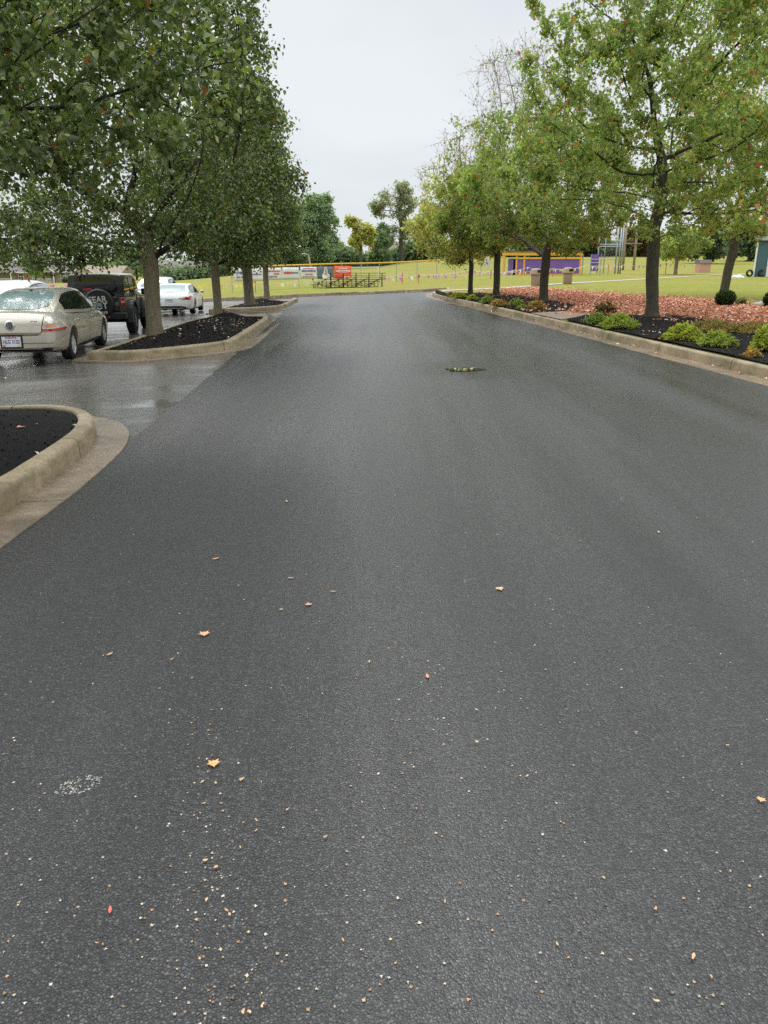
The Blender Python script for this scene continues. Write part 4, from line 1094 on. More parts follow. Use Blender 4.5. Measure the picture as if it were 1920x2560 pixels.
    tg = MB(); tg.box((.02, -1.985, .80), (1.20, .03, .44), 0, .012); tg.box((.36, -2.01, .80), (.30, .03, .22), 0, .01); tg.build('tailgate', M['black_paint'], root, smooth=35)
    wp = MB(); wp.tube([(-.40, -2.0, 1.55), (-.40, -2.03, 1.50), (-.38, -2.03, 1.46)], .016, 6); wp.box((-.40, -2.0, 1.585), (.09, .06, .06), 0, .01); wp.tube([(-.44, -1.99, 1.22), (-.42, -2.0, 1.14)], .012, 6); wp.build('window_hinge', M['black_plastic'], root)
    hi = MB(); hi.box((-.18, -2.08, 1.245), (.26, .05, .05), 0, .01); hi.box((-.18, -2.03, 1.18), (.05, .06, .10)); hi.build('high_brake_light', M['red_lens'], root)
    sc, sr = (.12, .87), .40
    sp = MB(); sp.lathe([(0, -2.30), (sr * .62, -2.30), (sr * .90, -2.285), (sr * .985, -2.25), (sr, -2.20), (sr * .99, -2.06), (sr * .9, -2.04), (0, -2.04)], (sc[0], 0, sc[1]), 44, 'y'); cov = sp.build('spare_wheel_cover', M['vinyl'], root, smooth=35)
    T = lambda dx, dz, rot: Matrix.Translation((sc[0] + dx, -2.306, sc[1] + dz)) @ REAR @ Matrix.Rotation(rot, 4, 'Z')
    text_obj('cover_lettering', 'FEAR', .235, M['white_print'], cov, T(-.02, .10, R(4)), .003, .005, .92)
    text_obj('cover_lettering', 'NOT', .235, M['white_print'], cov, T(.0, -.08, R(4)), .003, .005, .92)
    text_obj('cover_lettering', '41:10', .085, M['white_print'], cov, T(.12, -.24, R(4)), .003, .004, 1.0)
    return root
yawj = R(8)
locj = place_by_wheel(345, 831, .93, -1.23, yawj); print('jeep', locj)
offroader(locj, yawj)
# ------------------------------------------------------------------ low shrubs and ground plants
def shrub(name, label, u, v, wpx, hpx, cols, extras, n, size, seed, group=None, shape='ovate', sparse=False, ball=False, cat='shrub'):
    x, y = hit(u, v, zM); z = zM(x, y) - 0.02
    d = math.hypot(x, y); W = wpx * d / 2023; H = hpx * d / 2122 * (0.95 if ball else 0.9)
    t = empty(name, (x, y, z), 0, label, cat, group)
    rg = np.random.default_rng(seed)
    m = MB(); tips = []
    for k in range(10 if not sparse else 16):
        a = rg.random() * 6.28; r = math.sqrt(rg.random()) * W * 0.48; hh = H * (0.55 + 0.45 * rg.random()) * (1 - 0.45 * (2 * r / W) ** 2)
        e = np.array([math.cos(a) * r, math.sin(a) * r * 0.9, hh]); c = np.array([e[0] * .3, e[1] * .3, hh * .55])
        m.tube([(e[0] * .08, e[1] * .08, 0), c, e], [0.008, 0.006, 0.003], 4, False)
        for q in range(9): f = 0.35 + 0.65 * q / 8; tips.append(c * (1 - f) * 1.0 + e * f)
    m.build('stems', M['twig'], t)
    if ball:
        dd = unit(rg.normal(size=(n, 3))); pos = dd * (0.72 + 0.28 * rg.random((n, 1))) * np.array([W / 2, W / 2, H / 2]) * (1 + 0.06 * np.sin(dd[:, :1] * 9) * np.sin(dd[:, 1:2] * 8)) + np.array([0, 0, H / 2])
    elif sparse:
        pos = np.array(tips)[rg.integers(0, len(tips), n)] + rg.normal(size=(n, 3)) * 0.035
    else:
        a = rg.random(n) * 6.28; r = np.sqrt(rg.random(n)); lob = 1 + 0.16 * np.sin(a * 5 + seed) + 0.10 * np.sin(a * 9 + 2 * seed)
        zt_ = H * (1 - 0.75 * r ** 2.2) * (1 + 0.25 * np.sin(a * 4 + r * 7 + seed))
        pos = np.stack([np.cos(a) * r * lob * W / 2, np.sin(a) * r * lob * W / 2, np.maximum(0.02, zt_ * (0.55 + 0.45 * rg.random(n) ** .5))], 1) + rg.normal(size=(n, 3)) * 0.015
    V, Q, tint = leaves(pos, size, cols, extras, seed, shape, 0.0 if not ball else 0.1)
    link('foliage', np_mesh('foliage', V, Q, M['maple'], tint), t)
    return t
SPI = [(0.30, 0.34, 0.045), (0.38, 0.40, 0.06), (0.22, 0.30, 0.05), (0.44, 0.42, 0.08)]
SPG = [(0.17, 0.25, 0.06), (0.23, 0.30, 0.075), (0.28, 0.33, 0.09)]
SPT = [(0.36, 0.29, 0.10), (0.30, 0.30, 0.09), (0.40, 0.24, 0.10)]
DKG = [(0.020, 0.045, 0.012), (0.035, 0.070, 0.018), (0.055, 0.10, 0.028)]
GC = [(0.20, 0.22, 0.07), (0.25, 0.24, 0.08), (0.17, 0.20, 0.06), (0.30, 0.22, 0.10)]
GRP = 'low shrubs in the black mulch beds'
RUST = [((0.42, 0.15, 0.06), .22)]
for i, (u, v, w_, h_, c, n, lab) in enumerate([
    (1127, 740, 22, 11, SPT, 500, 'small rust brown shrub at the far kerb corner, first of the row'),
    (1146, 744, 42, 14, SPI, 900, 'yellow green shrub at the foot of the slimmest maple'),
    (1181, 749, 28, 13, SPI, 700, 'bright yellow mound shrub just right of the slimmest maple'),
    (1219, 757, 38, 19, SPG, 900, 'green loose shrub in front of the straight trunked maple'),
    (1247, 764, 44, 16, SPT, 900, 'wide tan and yellow shrub right of the green loose one'),
    (1291, 765, 38, 19, SPG, 900, 'green feathery shrub left of the fork trunked maple'),
    (1304, 771, 22, 9, SPG, 400, 'tiny pale shrub nearest the kerb, below the feathery one'),
    (1339, 771, 46, 20, SPT, 900, 'tan and rust shrub against the foot of the fork trunked maple'),
    (1492, 807, 58, 26, SPG, 1600, 'grey green shrub at the left end of the near bed, beside the paver path'),
    (1547, 820, 84, 36, SPI[:3] + SPG, 2600, 'broad fresh green shrub left of the thickest maple'),
    (1705, 850, 84, 42, SPI, 2800, 'bright lime shrub right of the thickest maple'),
    (1790, 864, 80, 36, SPI[:2] + SPG, 2600, 'lime green shrub nearest the kerb, right of the bright lime one'),
    (1914, 876, 64, 58, SPI, 2400, 'golden yellow shrub cut by the right edge of the picture')]):
    shrub('shrub', lab, u, v, w_, h_, c, RUST if c is SPT else [((0.45, 0.36, 0.10), .05)], n, 0.045 if v > 800 else 0.06, 200 + i, GRP)
shrub('shrub', 'brownish green ground cover patch behind the two lime shrubs', 1782, 829, 120, 30, GC, RUST, 2600, 0.05, 231, GRP)
shrub('shrub', 'brown tinged ground cover patch at the right edge of the leaf carpet', 1885, 832, 110, 26, GC, RUST, 2200, 0.05, 232, GRP)
shrub('shrub', 'small red and orange plant in front of the golden yellow shrub', 1880, 890, 36, 18, [(0.45, 0.12, 0.05), (0.42, 0.28, 0.08), (0.25, 0.28, 0.07)], [], 260, 0.05, 233, GRP)
shrub('shrub', 'dark twiggy upright shrub standing among the fallen leaves', 1512, 788, 70, 40, DKG + [(0.16, 0.12, 0.05)], RUST, 620, 0.055, 234, None, 'ovate', True)
shrub('shrub', 'round clipped dark green bush before the leaning maple', 1811, 765, 46, 42, DKG, [], 3600, 0.05, 235, None, ball=True)
shrub('shrub', 'dark bush cut off by the right edge, beside the grey stone', 1925, 768, 34, 40, DKG, [], 1800, 0.06, 236, None, ball=True)
shrub('grass_tuft', 'brown grassy tuft right of the round clipped bush', 1851, 763, 26, 22, [(0.22, 0.17, 0.08), (0.20, 0.22, 0.07)], [], 420, 0.10, 237, None, 'narrow', True, cat='grass tuft')
for (u, v, w_, h_, lab) in ((1848, 763, 34, 5, 'flat pale stone beside the brown grass tuft'), (1898, 765, 34, 9, 'larger grey stone near the right edge of the leaf carpet')):
    x, y = hit(u, v, zM); d = math.hypot(x, y); W, H = w_ * d / 2023, h_ * d / 2122 + .05
    bm = bmesh.new(); bmesh.ops.create_icosphere(bm, subdivisions=3, radius=0.5)
    for q in bm.verts: q.co = Vector((q.co.x * W * (1 + .15 * math.sin(q.co.y * 9)), q.co.y * W * .7, max(-.1, q.co.z) * H * 2 * (1 + .1 * math.sin(q.co.x * 11))))
    me = bpy.data.meshes.new('stone'); bm.to_mesh(me); bm.free(); me.materials.append(M['stone'])
    tag(link('stone', me, None, (x, y, zM(x, y) - .02)), lab, 'stone')

# ------------------------------------------------------------------ fallen leaves
CARP = [gt(u, v) for u, v in [(1225, 735), (1255, 727), (1294, 720), (1393, 725), (1513, 735), (1600, 742), (1700, 745), (1778, 749), (1860, 762), (1960, 766), (1990, 800), (1900, 812), (1800, 808), (1753, 800), (1690, 792), (1614, 791), (1530, 790), (1480, 786), (1405, 780), (1446, 766), (1400, 757), (1369, 750), (1300, 742)]]
CARP = chaikin(CARP, 2, True)
rg = np.random.default_rng(77)
def fill(poly, n):
    q = np.array(poly); lo, hi = q.min(0), q.max(0); out = np.zeros((0, 2))
    while len(out) < n:
        p = lo + (hi - lo) * rg.random((n * 2, 2)); out = np.concatenate([out, p[inside(poly, p)]])
    return out[:n]
def flat_leaves(P2, z, size, cols, seed, lift=0.03, tilt=0.35, shape='lobed'):
    r2 = np.random.default_rng(seed); n = len(P2)
    pos = np.column_stack([P2, z + r2.random(n) * lift])
    a = r2.random(n) * 6.283
    nr = np.column_stack([r2.normal(size=(n, 2)) * tilt, np.ones(n)]); nr = unit(nr)
    ax = np.column_stack([np.cos(a), np.sin(a), np.zeros(n)]); ax = unit(ax - nr * (ax * nr).sum(1, keepdims=True)); sd = np.cross(nr, ax)
    s = size * (0.6 + 0.8 * r2.random((n, 1))); h = SHAPES[shape]; cu = 0.25 * r2.normal(size=(n, 1))
    asp = 0.4 + 0.7 * r2.random((n, 1))
    P = lambda b, c, k: pos + s * (sd * b * k * asp + ax * (c - .5) + nr * (np.abs(cu) * b + cu * .4 * (c - .5) ** 2))
    V = np.stack([P(0, 0, 1), P(h[1][0], h[1][1], 1), P(h[2][0], h[2][1], 1), P(0, 1, 1), P(h[2][0], h[2][1], -1), P(h[1][0], h[1][1], -1)], 1).reshape(-1, 3)
    i = np.arange(n)[:, None] * 6
    Q = np.concatenate([i + np.array([[0, 1, 2, 3]]), i + np.array([[0, 3, 4, 5]])], 1).reshape(-1, 4)
    c = np.array(cols)[r2.integers(0, len(cols), n)] * (0.7 + 0.6 * r2.random((n, 1)))
    return V, Q, np.repeat(np.clip(c, 0, .9), 2, 0)
PINK = [(0.66, 0.26, 0.22), (0.74, 0.38, 0.31), (0.56, 0.20, 0.13), (0.76, 0.48, 0.36), (0.40, 0.15, 0.09), (0.60, 0.32, 0.17), (0.48, 0.28, 0.16)]
p2 = fill(CARP, 34000)
# ragged rim and bare spots
dd = dist_poly(CARP, p2); keepm = rg.random(len(p2)) < np.clip(0.25 + dd / 0.9, 0, 1); p2 = p2[keepm]
e2 = fill([(p[0] * 1.0, p[1]) for p in offset_line(ccw(CARP), -1.6, True)], 2200)
p2 = np.concatenate([p2, e2])
k = np.array([not any(inside(b, [q])[0] for b in ()) for q in p2[:1]])
z2 = np.array([terr(x, y) for x, y in p2]) + 0.035
V, Q, tint = flat_leaves(p2, z2, 0.105, PINK, 5, 0.05, 0.45)
tag(link('leaf_carpet', np_mesh('leaf_carpet', V, Q, M['dry_leaf'], tint)), 'carpet of fallen pinkish red maple leaves behind the mulch beds', 'fallen leaves', kind='stuff')
# the soil under the carpet
t = NT('leaf_mould'); t.set(t.ramp(t.noise(9, 5, .7), [(.3, (0.22, 0.09, 0.06)), (.7, (0.44, 0.19, 0.13))]), .9)
t.b.inputs['Specular IOR Level'].default_value = .1; M['mould'] = t.m
sheet('leaf_litter_soil', CARP, 'mould', 0.022, 0.6)
# loose leaves on the mulch
PALE = [(0.60, 0.42, 0.30), (0.66, 0.55, 0.42), (0.52, 0.24, 0.16), (0.70, 0.62, 0.52), (0.45, 0.14, 0.09)]
P_, Z_ = [], []
for poly, zf, n in ((IB, zB, 120), (IC, zC, 130), (IA, zA, 210), (near_bed, lambda x, y: terr(x, y) + .045, 260), (far_bed, lambda x, y: terr(x, y) + .045, 160)):
    q = fill(poly, n); P_.append(q); Z_.append(np.array([zf(x, y) for x, y in q]) + .008)
q = fill([(-4.6, 18.5), (-3.7, 18.5), (-4.0, 23), (-4.9, 23)], 110); P_.append(q); Z_.append(np.array([zB(x, y) for x, y in q]) + .008)
P_, Z_ = np.concatenate(P_), np.concatenate(Z_)
qa = fill([p for p in IA], 90); qz = np.array([zA(x, y) for x, y in qa]) + .01
VA, QA, tA = flat_leaves(qa, qz, 0.085, [(0.55, 0.26, 0.19), (0.60, 0.38, 0.28), (0.42, 0.12, 0.08)], 61, .012, .4)
tag(link('bed_leaf_litter', np_mesh('bed_leaf_litter', VA, QA, M['dry_leaf'], tA)), 'pinkish maple leaves scattered over the near left mulch bed', 'leaf litter', kind='stuff')
V, Q, tint = flat_leaves(P_, Z_, 0.05, PALE, 6, 0.010, 0.4)
tag(link('bed_leaf_litter', np_mesh('bed_leaf_litter', V, Q, M['dry_leaf'], tint)), 'pale scraps of leaf scattered over the black mulch', 'leaf litter', kind='stuff')
# bark chips on the beds
CH = [(0.012, 0.011, 0.010), (0.020, 0.018, 0.016), (0.035, 0.031, 0.027), (0.007, 0.007, 0.007)]
P_, Z_, S_ = [], [], []
for poly, zf, n in ((IA, zA, 9000), (IB, zB, 15000), (IC, zC, 5000), (near_bed, lambda x, y: terr(x, y) + .04, 12000), (far_bed, lambda x, y: terr(x, y) + .04, 7000)):
    q = fill(poly, n); P_.append(q); Z_.append(np.array([zf(x, y) for x, y in q]) + .002)
V, Q, tint = flat_leaves(np.concatenate(P_), np.concatenate(Z_), 0.042, CH, 8, 0.012, 0.6, 'narrow')
CHIP = plain('bark_chip', (0.02, 0.018, 0.016), 0.7)
t = NT('bark_chips'); at = t.n('ShaderNodeAttribute', attribute_name='tint'); t.set(at.outputs['Color'], .8, **{'Specular IOR Level': .2})
tag(link('bark_chips', np_mesh('bark_chips', V, Q, t.m, tint)), 'shredded black bark chips covering the planted beds', 'mulch', kind='stuff')
# scraps on the road: broken leaf bits, thicker along a wheel track and in the gutters
px_, py_ = [], []
def road_pt(u, v):
    x, y = gp(u, v); return x, y
bits = []
r3 = random.Random(9)
for _ in range(520): bits.append(road_pt(r3.uniform(0, 1920), 1000 + 1560 * r3.random() ** 0.8))
for _ in range(150):
    tt_ = r3.random(); bits.append(road_pt(r3.gauss(500 + 40 * tt_, 45), 1780 + 800 * tt_))
for _ in range(50): bits.append(road_pt(r3.gauss(1070, 45), r3.uniform(1650, 1950)))
for _ in range(150): bits.append(road_pt(r3.uniform(850, 1900), r3.uniform(800, 1150)))
bits = [b for b in bits if inside(road_poly, [b])[0]]
V, Q, tint = flat_leaves(np.array(bits), np.array([pave(x, y) for x, y in bits]) + .0232, 0.0085, [(0.50, 0.36, 0.23), (0.55, 0.44, 0.31), (0.42, 0.25, 0.14), (0.58, 0.50, 0.39), (0.20, 0.14, 0.09)], 10, .002, .06, 'lobed')
tag(link('road_leaf_scraps', np_mesh('road_leaf_scraps', V, Q, M['dry_leaf'], tint)), 'tiny pale leaf scraps strewn over the wet asphalt', 'leaf litter', kind='stuff')
gl_ = []
for line, w_ in ((RK, .30), (FKs, .3)):
    rs = resample(line, .05, False)
    for p in offset_line(rs, -.03):
        if r3.random() < (.16 if line is RK else .5) and p[1] > 9: gl_.append((p[0] + r3.uniform(-.06, .03) * (1 if line is RK else 1), p[1] - (r3.random() ** 2 * .35 if line is FKs else 0)) if line is FKs else (p[0] - r3.random() ** 2 * .25, p[1]))
V, Q, tint = flat_leaves(np.array(gl_), np.array([pave(x, y) for x, y in gl_]) + .034, 0.07, PALE + PINK, 12, .015, .4)
tag(link('gutter_leaves', np_mesh('gutter_leaves', V, Q, M['dry_leaf'], tint)), 'line of pale and pink leaves washed along the gutters', 'leaf litter', kind='stuff')
q = [(p[0], p[1]) for p in fill([(-13, 12.5), (-5.8, 12.5), (-5.6, 15.5), (-6.6, 19.0), (-13, 19)], 70)] + [(p[0], p[1]) for p in fill([(-9, 25), (-6.4, 25), (-7, 33), (-10, 33)], 40)]
V, Q, tint = flat_leaves(np.array(q), np.array([pave(x, y) for x, y in q]) + .006, 0.06, PALE, 13, .012, .4)
tag(link('car_park_leaves', np_mesh('car_park_leaves', V, Q, M['dry_leaf'], tint)), 'loose leaves on the wet old asphalt around the parked cars', 'leaf litter', kind='stuff')
# leaves big enough to pick out one by one
LG = 'single fallen leaves on the asphalt'
def one_leaf(u, v, wpx, cols, shape, label):
    x, y = gp(u, v); d = math.hypot(x, y, H0); s = wpx * d / 1930 * .85
    r2 = np.random.default_rng(int(u * 7 + v)); a = r2.random() * 6.28
    if shape == 'maple':
        pr = [(0, 0), (.10, .10), (.42, .02), (.34, .22), (.55, .45), (.30, .48), (.22, .62), (.13, .60), (0, 1)]
        out = pr + [(-p[0], p[1]) for p in pr[::-1][1:-1]]
    elif shape == 'long':
        pr = [(0, 0), (.13, .2), (.17, .5), (.10, .8), (0, 1)]; out = pr + [(-p[0], p[1]) for p in pr[::-1][1:-1]]
    else:
        out = [(.50 * math.cos(k * .7) * q_, .5 + .40 * math.sin(k * .7) * q_ * (.5 + .4 * ((u * v) % 7) / 7)) for k in range(9) for q_ in [r2.uniform(.35, 1.25)]]
    ca, sa = math.cos(a), math.sin(a)
    m = MB(); cx = (0, .5)
    vs = [((p[0] - cx[0]) * s, (p[1] - cx[1]) * s) for p in out]
    cu = .35 * r2.random()
    P3 = [(q[0] * ca - q[1] * sa, q[0] * sa + q[1] * ca, .006 + cu * (q[0] ** 2 + q[1] ** 2) / max(s, .01) * 1.3) for q in vs]
    n = len(P3); m.add(P3 + [(0, 0, .004)], [(i, (i + 1) % n, n) for i in range(n)])
    c = cols[int(r2.integers(0, len(cols)))]
    o = link('fallen_leaf', np_mesh('fallen_leaf', m.v, np.array(m.f), M['dry_leaf'], np.array([c] * n)), None, (x, y, pave(x, y) + .024))
    return tag(o, label, 'leaf', LG)
TAN = [(0.62, 0.40, 0.22), (0.66, 0.46, 0.27), (0.58, 0.34, 0.18)]
one_leaf(536, 1930, 34, [(0.70, 0.40, 0.16)], 'maple', 'largest orange tan leaf, folded, above the white chalky scuff')
one_leaf(278, 2297, 26, [(0.66, 0.16, 0.11)], 'long', 'narrow bright red leaf alone near the lower left')
one_leaf(512, 1601, 30, [(0.66, 0.36, 0.22)], 'maple', 'star shaped pinkish tan leaf left of the middle of the road')
one_leaf(1250, 1485, 26, [(0.66, 0.42, 0.24)], 'maple', 'star shaped tan leaf right of the middle, alone on smooth asphalt')
one_leaf(1068, 1705, 26, [(0.66, 0.32, 0.18)], 'long', 'curled reddish tan leaf in the middle of the road')
one_leaf(771, 1523, 22, [(0.62, 0.36, 0.22)], 'maple', 'pinkish tan leaf up the road from the star shaped one')
for (u, v, w_, sh) in [(606, 1966, 22, 'x'), (513, 2027, 12, 'x'), (516, 2171, 16, 'x'), (541, 2187, 18, 'x'), (517, 2272, 17, 'x'), (568, 2297, 16, 'long'), (575, 2309, 12, 'x'), (813, 2112, 13, 'x'), (721, 2041, 16, 'x'), (791, 2045, 10, 'x'),
                      (642, 2095, 13, 'x'), (602, 2137, 12, 'x'), (244, 2379, 11, 'x'), (260, 2382, 12, 'x'), (656, 2539, 18, 'x'), (610, 2553, 14, 'x'), (626, 2554, 14, 'x'), (276, 1650, 22, 'long'), (432, 1662, 16, 'x'), (728, 1457, 20, 'long'), (540, 1408, 22, 'long'),
                      (832, 1491, 18, 'long'), (703, 1537, 11, 'x'), (923, 1669, 14, 'x'), (1190, 1790, 14, 'x'), (1192, 1872, 16, 'x'), (1588, 1847, 12, 'x'), (1815, 1880, 12, 'x'), (1899, 2020, 22, 'maple'), (1316, 1958, 12, 'x'), (1505, 2214, 18, 'x'),
                      (1391, 2382, 14, 'long'), (1636, 2526, 16, 'x'), (1168, 2522, 13, 'x'), (1112, 2275, 13, 'x'), (1729, 2416, 22, 'x'), (1636, 2293, 14, 'x'), (717, 1263, 18, 'long'), (1645, 1340, 15, 'x'), (1774, 2464, 12, 'x'), (1573, 2422, 12, 'x'), (858, 2372, 14, 'long'), (616, 2480, 13, 'x'), (1041, 2040, 10, 'x')]:
    one_leaf(u, v, w_, TAN, 'maple' if sh == 'maple' else sh, 'small tan leaf scrap lying on the dark asphalt')
# chalky scuff mark on the road
sx, sy = gp(200, 1978)
r4 = np.random.default_rng(3); n = 120
a = r4.random(n) * 6.28; r_ = np.sqrt(r4.random(n)); P2 = np.column_stack([sx + np.cos(a) * r_ * .070, sy + np.sin(a) * r_ * .050 + np.cos(a) * r_ * .02])
V, Q, tint = flat_leaves(P2, np.full(n, .0228), .008, [(.36, .345, .30), (.28, .27, .24)], 4, .0003, .01, 'lobed')
tag(link('scuff_mark', np_mesh('scuff_mark', V, Q, M['dry_leaf'], tint)), 'white chalky scuff mark on the asphalt at the lower left', 'scuff mark')
# moss and light pebbles in the puddle
n = 120; a = r4.random(n) * 6.28; r_ = np.sqrt(r4.random(n)); P2 = np.column_stack([px + np.cos(a) * r_ * .28, py + np.sin(a) * r_ * .18])
V, Q, tint = flat_leaves(P2, np.full(n, pave(px, py) + .028), .05, [(.10, .12, .02), (.16, .17, .04), (.22, .22, .07), (.6, .62, .55), (.20, .09, .03)], 14, .008, .5, 'ovate')
tag(link('puddle_moss', np_mesh('puddle_moss', V, Q, M['dry_leaf'], tint)), 'green moss and wet leaf bits in the small puddle', 'moss', kind='stuff')
# ------------------------------------------------------------------ playing field beyond the far kerb
def at(u, d): 
    x = wx(u, d); return (x, d, terr(x, d))
def zat(v, d):                               # height of a photo row at a distance
    q = ray(960, v); return H0 + q[2] / q[1] * d
# chain-link fence with padded yellow cap
FP = [at(578, 62)[:2], at(746, 68)[:2], at(991, 81)[:2], at(1139, 87)[:2], at(1262, 91.5)[:2]]
fl = resample(FP, 2.9, False); FH = 1.85
fence = empty('chain_link_fence', (fl[0][0], fl[0][1], terr(*fl[0])), 0, 'long chain link outfield fence with padded yellow cap', 'fence')
O = Vector(fence.location)
def rel(x, y, z): return (x - O.x, y - O.y, z - O.z)
c = MB(); c.tube([rel(x, y, terr(x, y) + FH) for x, y in fl], .065, 8); c.build('top_cap', M['cap_yellow'], fence, smooth=True)
pm = MB(); pm.tube([(0, 0, -.1), (0, 0, FH)], .035, 6); pme = pm.mesh('post', M['galv'])
for x, y in fl: link('post', pme, fence, rel(x, y, terr(x, y)))
wm = MB()
fine = resample(FP, .22, False)
def strip(m, p, q, w_=.0035):
    m.add([(p[0], p[1], p[2] - w_), (q[0], q[1], q[2] - w_), (q[0], q[1], q[2] + w_), (p[0], p[1], p[2] + w_)], [(0, 1, 2, 3)])
nv = 8
for i in range(0, len(fine) - nv):
    for a_, b_ in ((0, 1), (1, 0)):
        p, q = fine[i], fine[i + nv]
        strip(wm, rel(p[0], p[1], terr(*p) + .03 + a_ * (FH - .08)), rel(q[0], q[1], terr(*q) + .03 + b_ * (FH - .08)))
wm.build('wire_mesh', M['wire'], fence)
# banners tied to the fence
def fence_pt(u):
    for i in range(len(FP) - 1):
        for k in range(200):
            t = k / 200; x = FP[i][0] + (FP[i + 1][0] - FP[i][0]) * t; y = FP[i][1] + (FP[i + 1][1] - FP[i][1]) * t
            dep = y * math.cos(PITCH) - (1.3 - H0) * math.sin(PITCH)
            if 960 + F0 * x / dep >= u: return x, y
    return FP[-1]
def banner(u0, u1, v0, v1, m, label, marks):
    a, b = fence_pt(u0), fence_pt(u1); d = Vector((b[0] - a[0], b[1] - a[1], 0)); L = d.length; d.normalize(); rz = math.atan2(d.y, d.x)
    cx, cy = (a[0] + b[0]) / 2 + d.y * .06, (a[1] + b[1]) / 2 - d.x * .06
    z0, z1 = zat(v1, cy), zat(v0, cy); H = z1 - z0
    t = empty('banner', (cx, cy, z0), rz, label, 'banner', 'sponsor banners tied to the outfield fence')
    s = MB(); nx = 10
    vs = [(L * (i / nx - .5), .015 * math.sin(i * 1.9 + j), H * j / 4) for j in range(5) for i in range(nx + 1)]
    s.add(vs, [(j * (nx + 1) + i, j * (nx + 1) + i + 1, (j + 1) * (nx + 1) + i + 1, (j + 1) * (nx + 1) + i) for j in range(4) for i in range(nx)])
    o = s.build('sheet', M[m], t, smooth=True); sd = o.modifiers.new('t', 'SOLIDIFY'); sd.thickness = .01
    for mk in marks:
        mm = MB(); kind = mk[0]
        if kind == 'line':                    # blurred lettering: a row of word-long strokes
            _, fx0, fx1, fz, fh, mt, sd_ = mk; r_ = random.Random(sd_); x = fx0
            while x < fx1:
                ww = min(fx1 - x, r_.uniform(.03, .07)); mm.box((L * (x + ww / 2 - .5), -.035, H * fz), (L * ww, .006, H * fh * r_.uniform(.7, 1.1))); x += ww + r_.uniform(.012, .02)
        else:
            _, pts_, mt = mk; mm.prism([(L * (p[0] - .5), H * p[1]) for p in pts_], 'y', -.038, -.032)
        mm.build('lettering', M[mt], t)
    return t
wl = lambda *r: [('line', *q) for q in r]
banner(582, 660, 669, 703, 'bannerw', 'white banner with dark lettering, leftmost on the fence', wl((.08, .45, .62, .18, 'navy_ink', 1), (.08, .42, .3, .10, 'navy_ink', 2), (.55, .9, .5, .1, 'navy_ink', 3)))
banner(662, 702, 669, 700, 'bannerw', 'white banner with red script over a blue line', wl((.1, .9, .72, .12, 'red_ink', 4), (.5, .85, .5, .14, 'bannero', 5), (.2, .7, .28, .12, 'navy_ink', 6)))
banner(704, 746, 668, 699, 'bannerw', 'white banner with one word of red script', wl((.08, .60, .55, .20, 'red_ink', 7), (.62, .92, .55, .14, 'bannerg', 8)))
banner(748, 789, 667, 697, 'bannerw', 'white banner with blue bold line between red lines', wl((.15, .85, .86, .08, 'red_ink', 9), (.08, .92, .66, .16, 'navy_ink', 10), (.3, .75, .38, .10, 'red_ink', 11), (.15, .85, .18, .05, 'bannerg', 12)))
banner(791, 832, 666, 697, 'bannerg', 'grey banner with pale yellow triangular emblem', [('poly', [(.30, .02), (.72, .02), (.74, .30), (.62, .45), (.56, .92), (.44, .95), (.36, .45), (.26, .28)], 'flag_w'), ('poly', [(.40, .30), (.60, .30), (.55, .86), (.45, .88)], 'yellow_ink')])
banner(834, 876, 665, 697, 'bannero', 'orange red banner with white lettering above the bleachers', wl((.25, .75, .80, .10, 'flag_w', 13), (.08, .92, .62, .12, 'flag_w', 14), (.55, .9, .14, .13, 'flag_w', 15), (.2, .8, .48, .03, 'flag_w', 16)))

# bleachers
bx, by, bz = at(880, 63)
bl = empty('bleachers', (bx, by, bz), R(-14), 'dark green metal bleachers standing on the grass before the fence', 'bleachers')
bl.scale = (1, 1, .66); BL = 4.75
for k in range(5):
    y = -1.5 + k * .62; z = .32 + k * .20; xs = -.55 + k * .14
    s = MB(); s.box((xs, y, z), (BL, .26, .045)); s.build('seat_plank', M['bleach'], bl)
    if k: f = MB(); f.box((xs, y - .33, z - .24), (BL, .24, .035)); f.build('foot_plank', M['bleach'], bl)
for q in range(5):
    x = -BL / 2 + .25 + q * (BL - .5) / 4
    f = MB()
    f.tube([(x - .55, -1.5, 0), (x + .01, 1.05, 0)], .03, 5); f.tube([(x - .55, -1.5, .30), (x + .01, 1.0, 1.12)], .03, 5)
    for k in range(5): f.tube([(x - .55 + k * .14, -1.5 + k * .62, 0), (x - .55 + k * .14, -1.5 + k * .62, .31 + k * .2)], .028, 5)
    f.tube([(x - .55, -1.5, .02), (x - .12, .36, .9)], .024, 5); f.tube([(x - .13, .4, .02), (x - .4, -.9, .48)], .024, 5)
    f.build('support_frame', M['bleach'], bl)
    p = MB(); p.tube([(x + .02, 1.06, 0), (x + .02, 1.06, 1.62)], .04, 6); p.build('back_post', M['bleach'], bl)
for z in (1.60, 1.30): r_ = MB(); r_.tube([(-BL / 2, 1.06, z), (BL / 2 + .1, 1.06, z)], .032, 6); r_.build('rail', M['bleach'], bl)

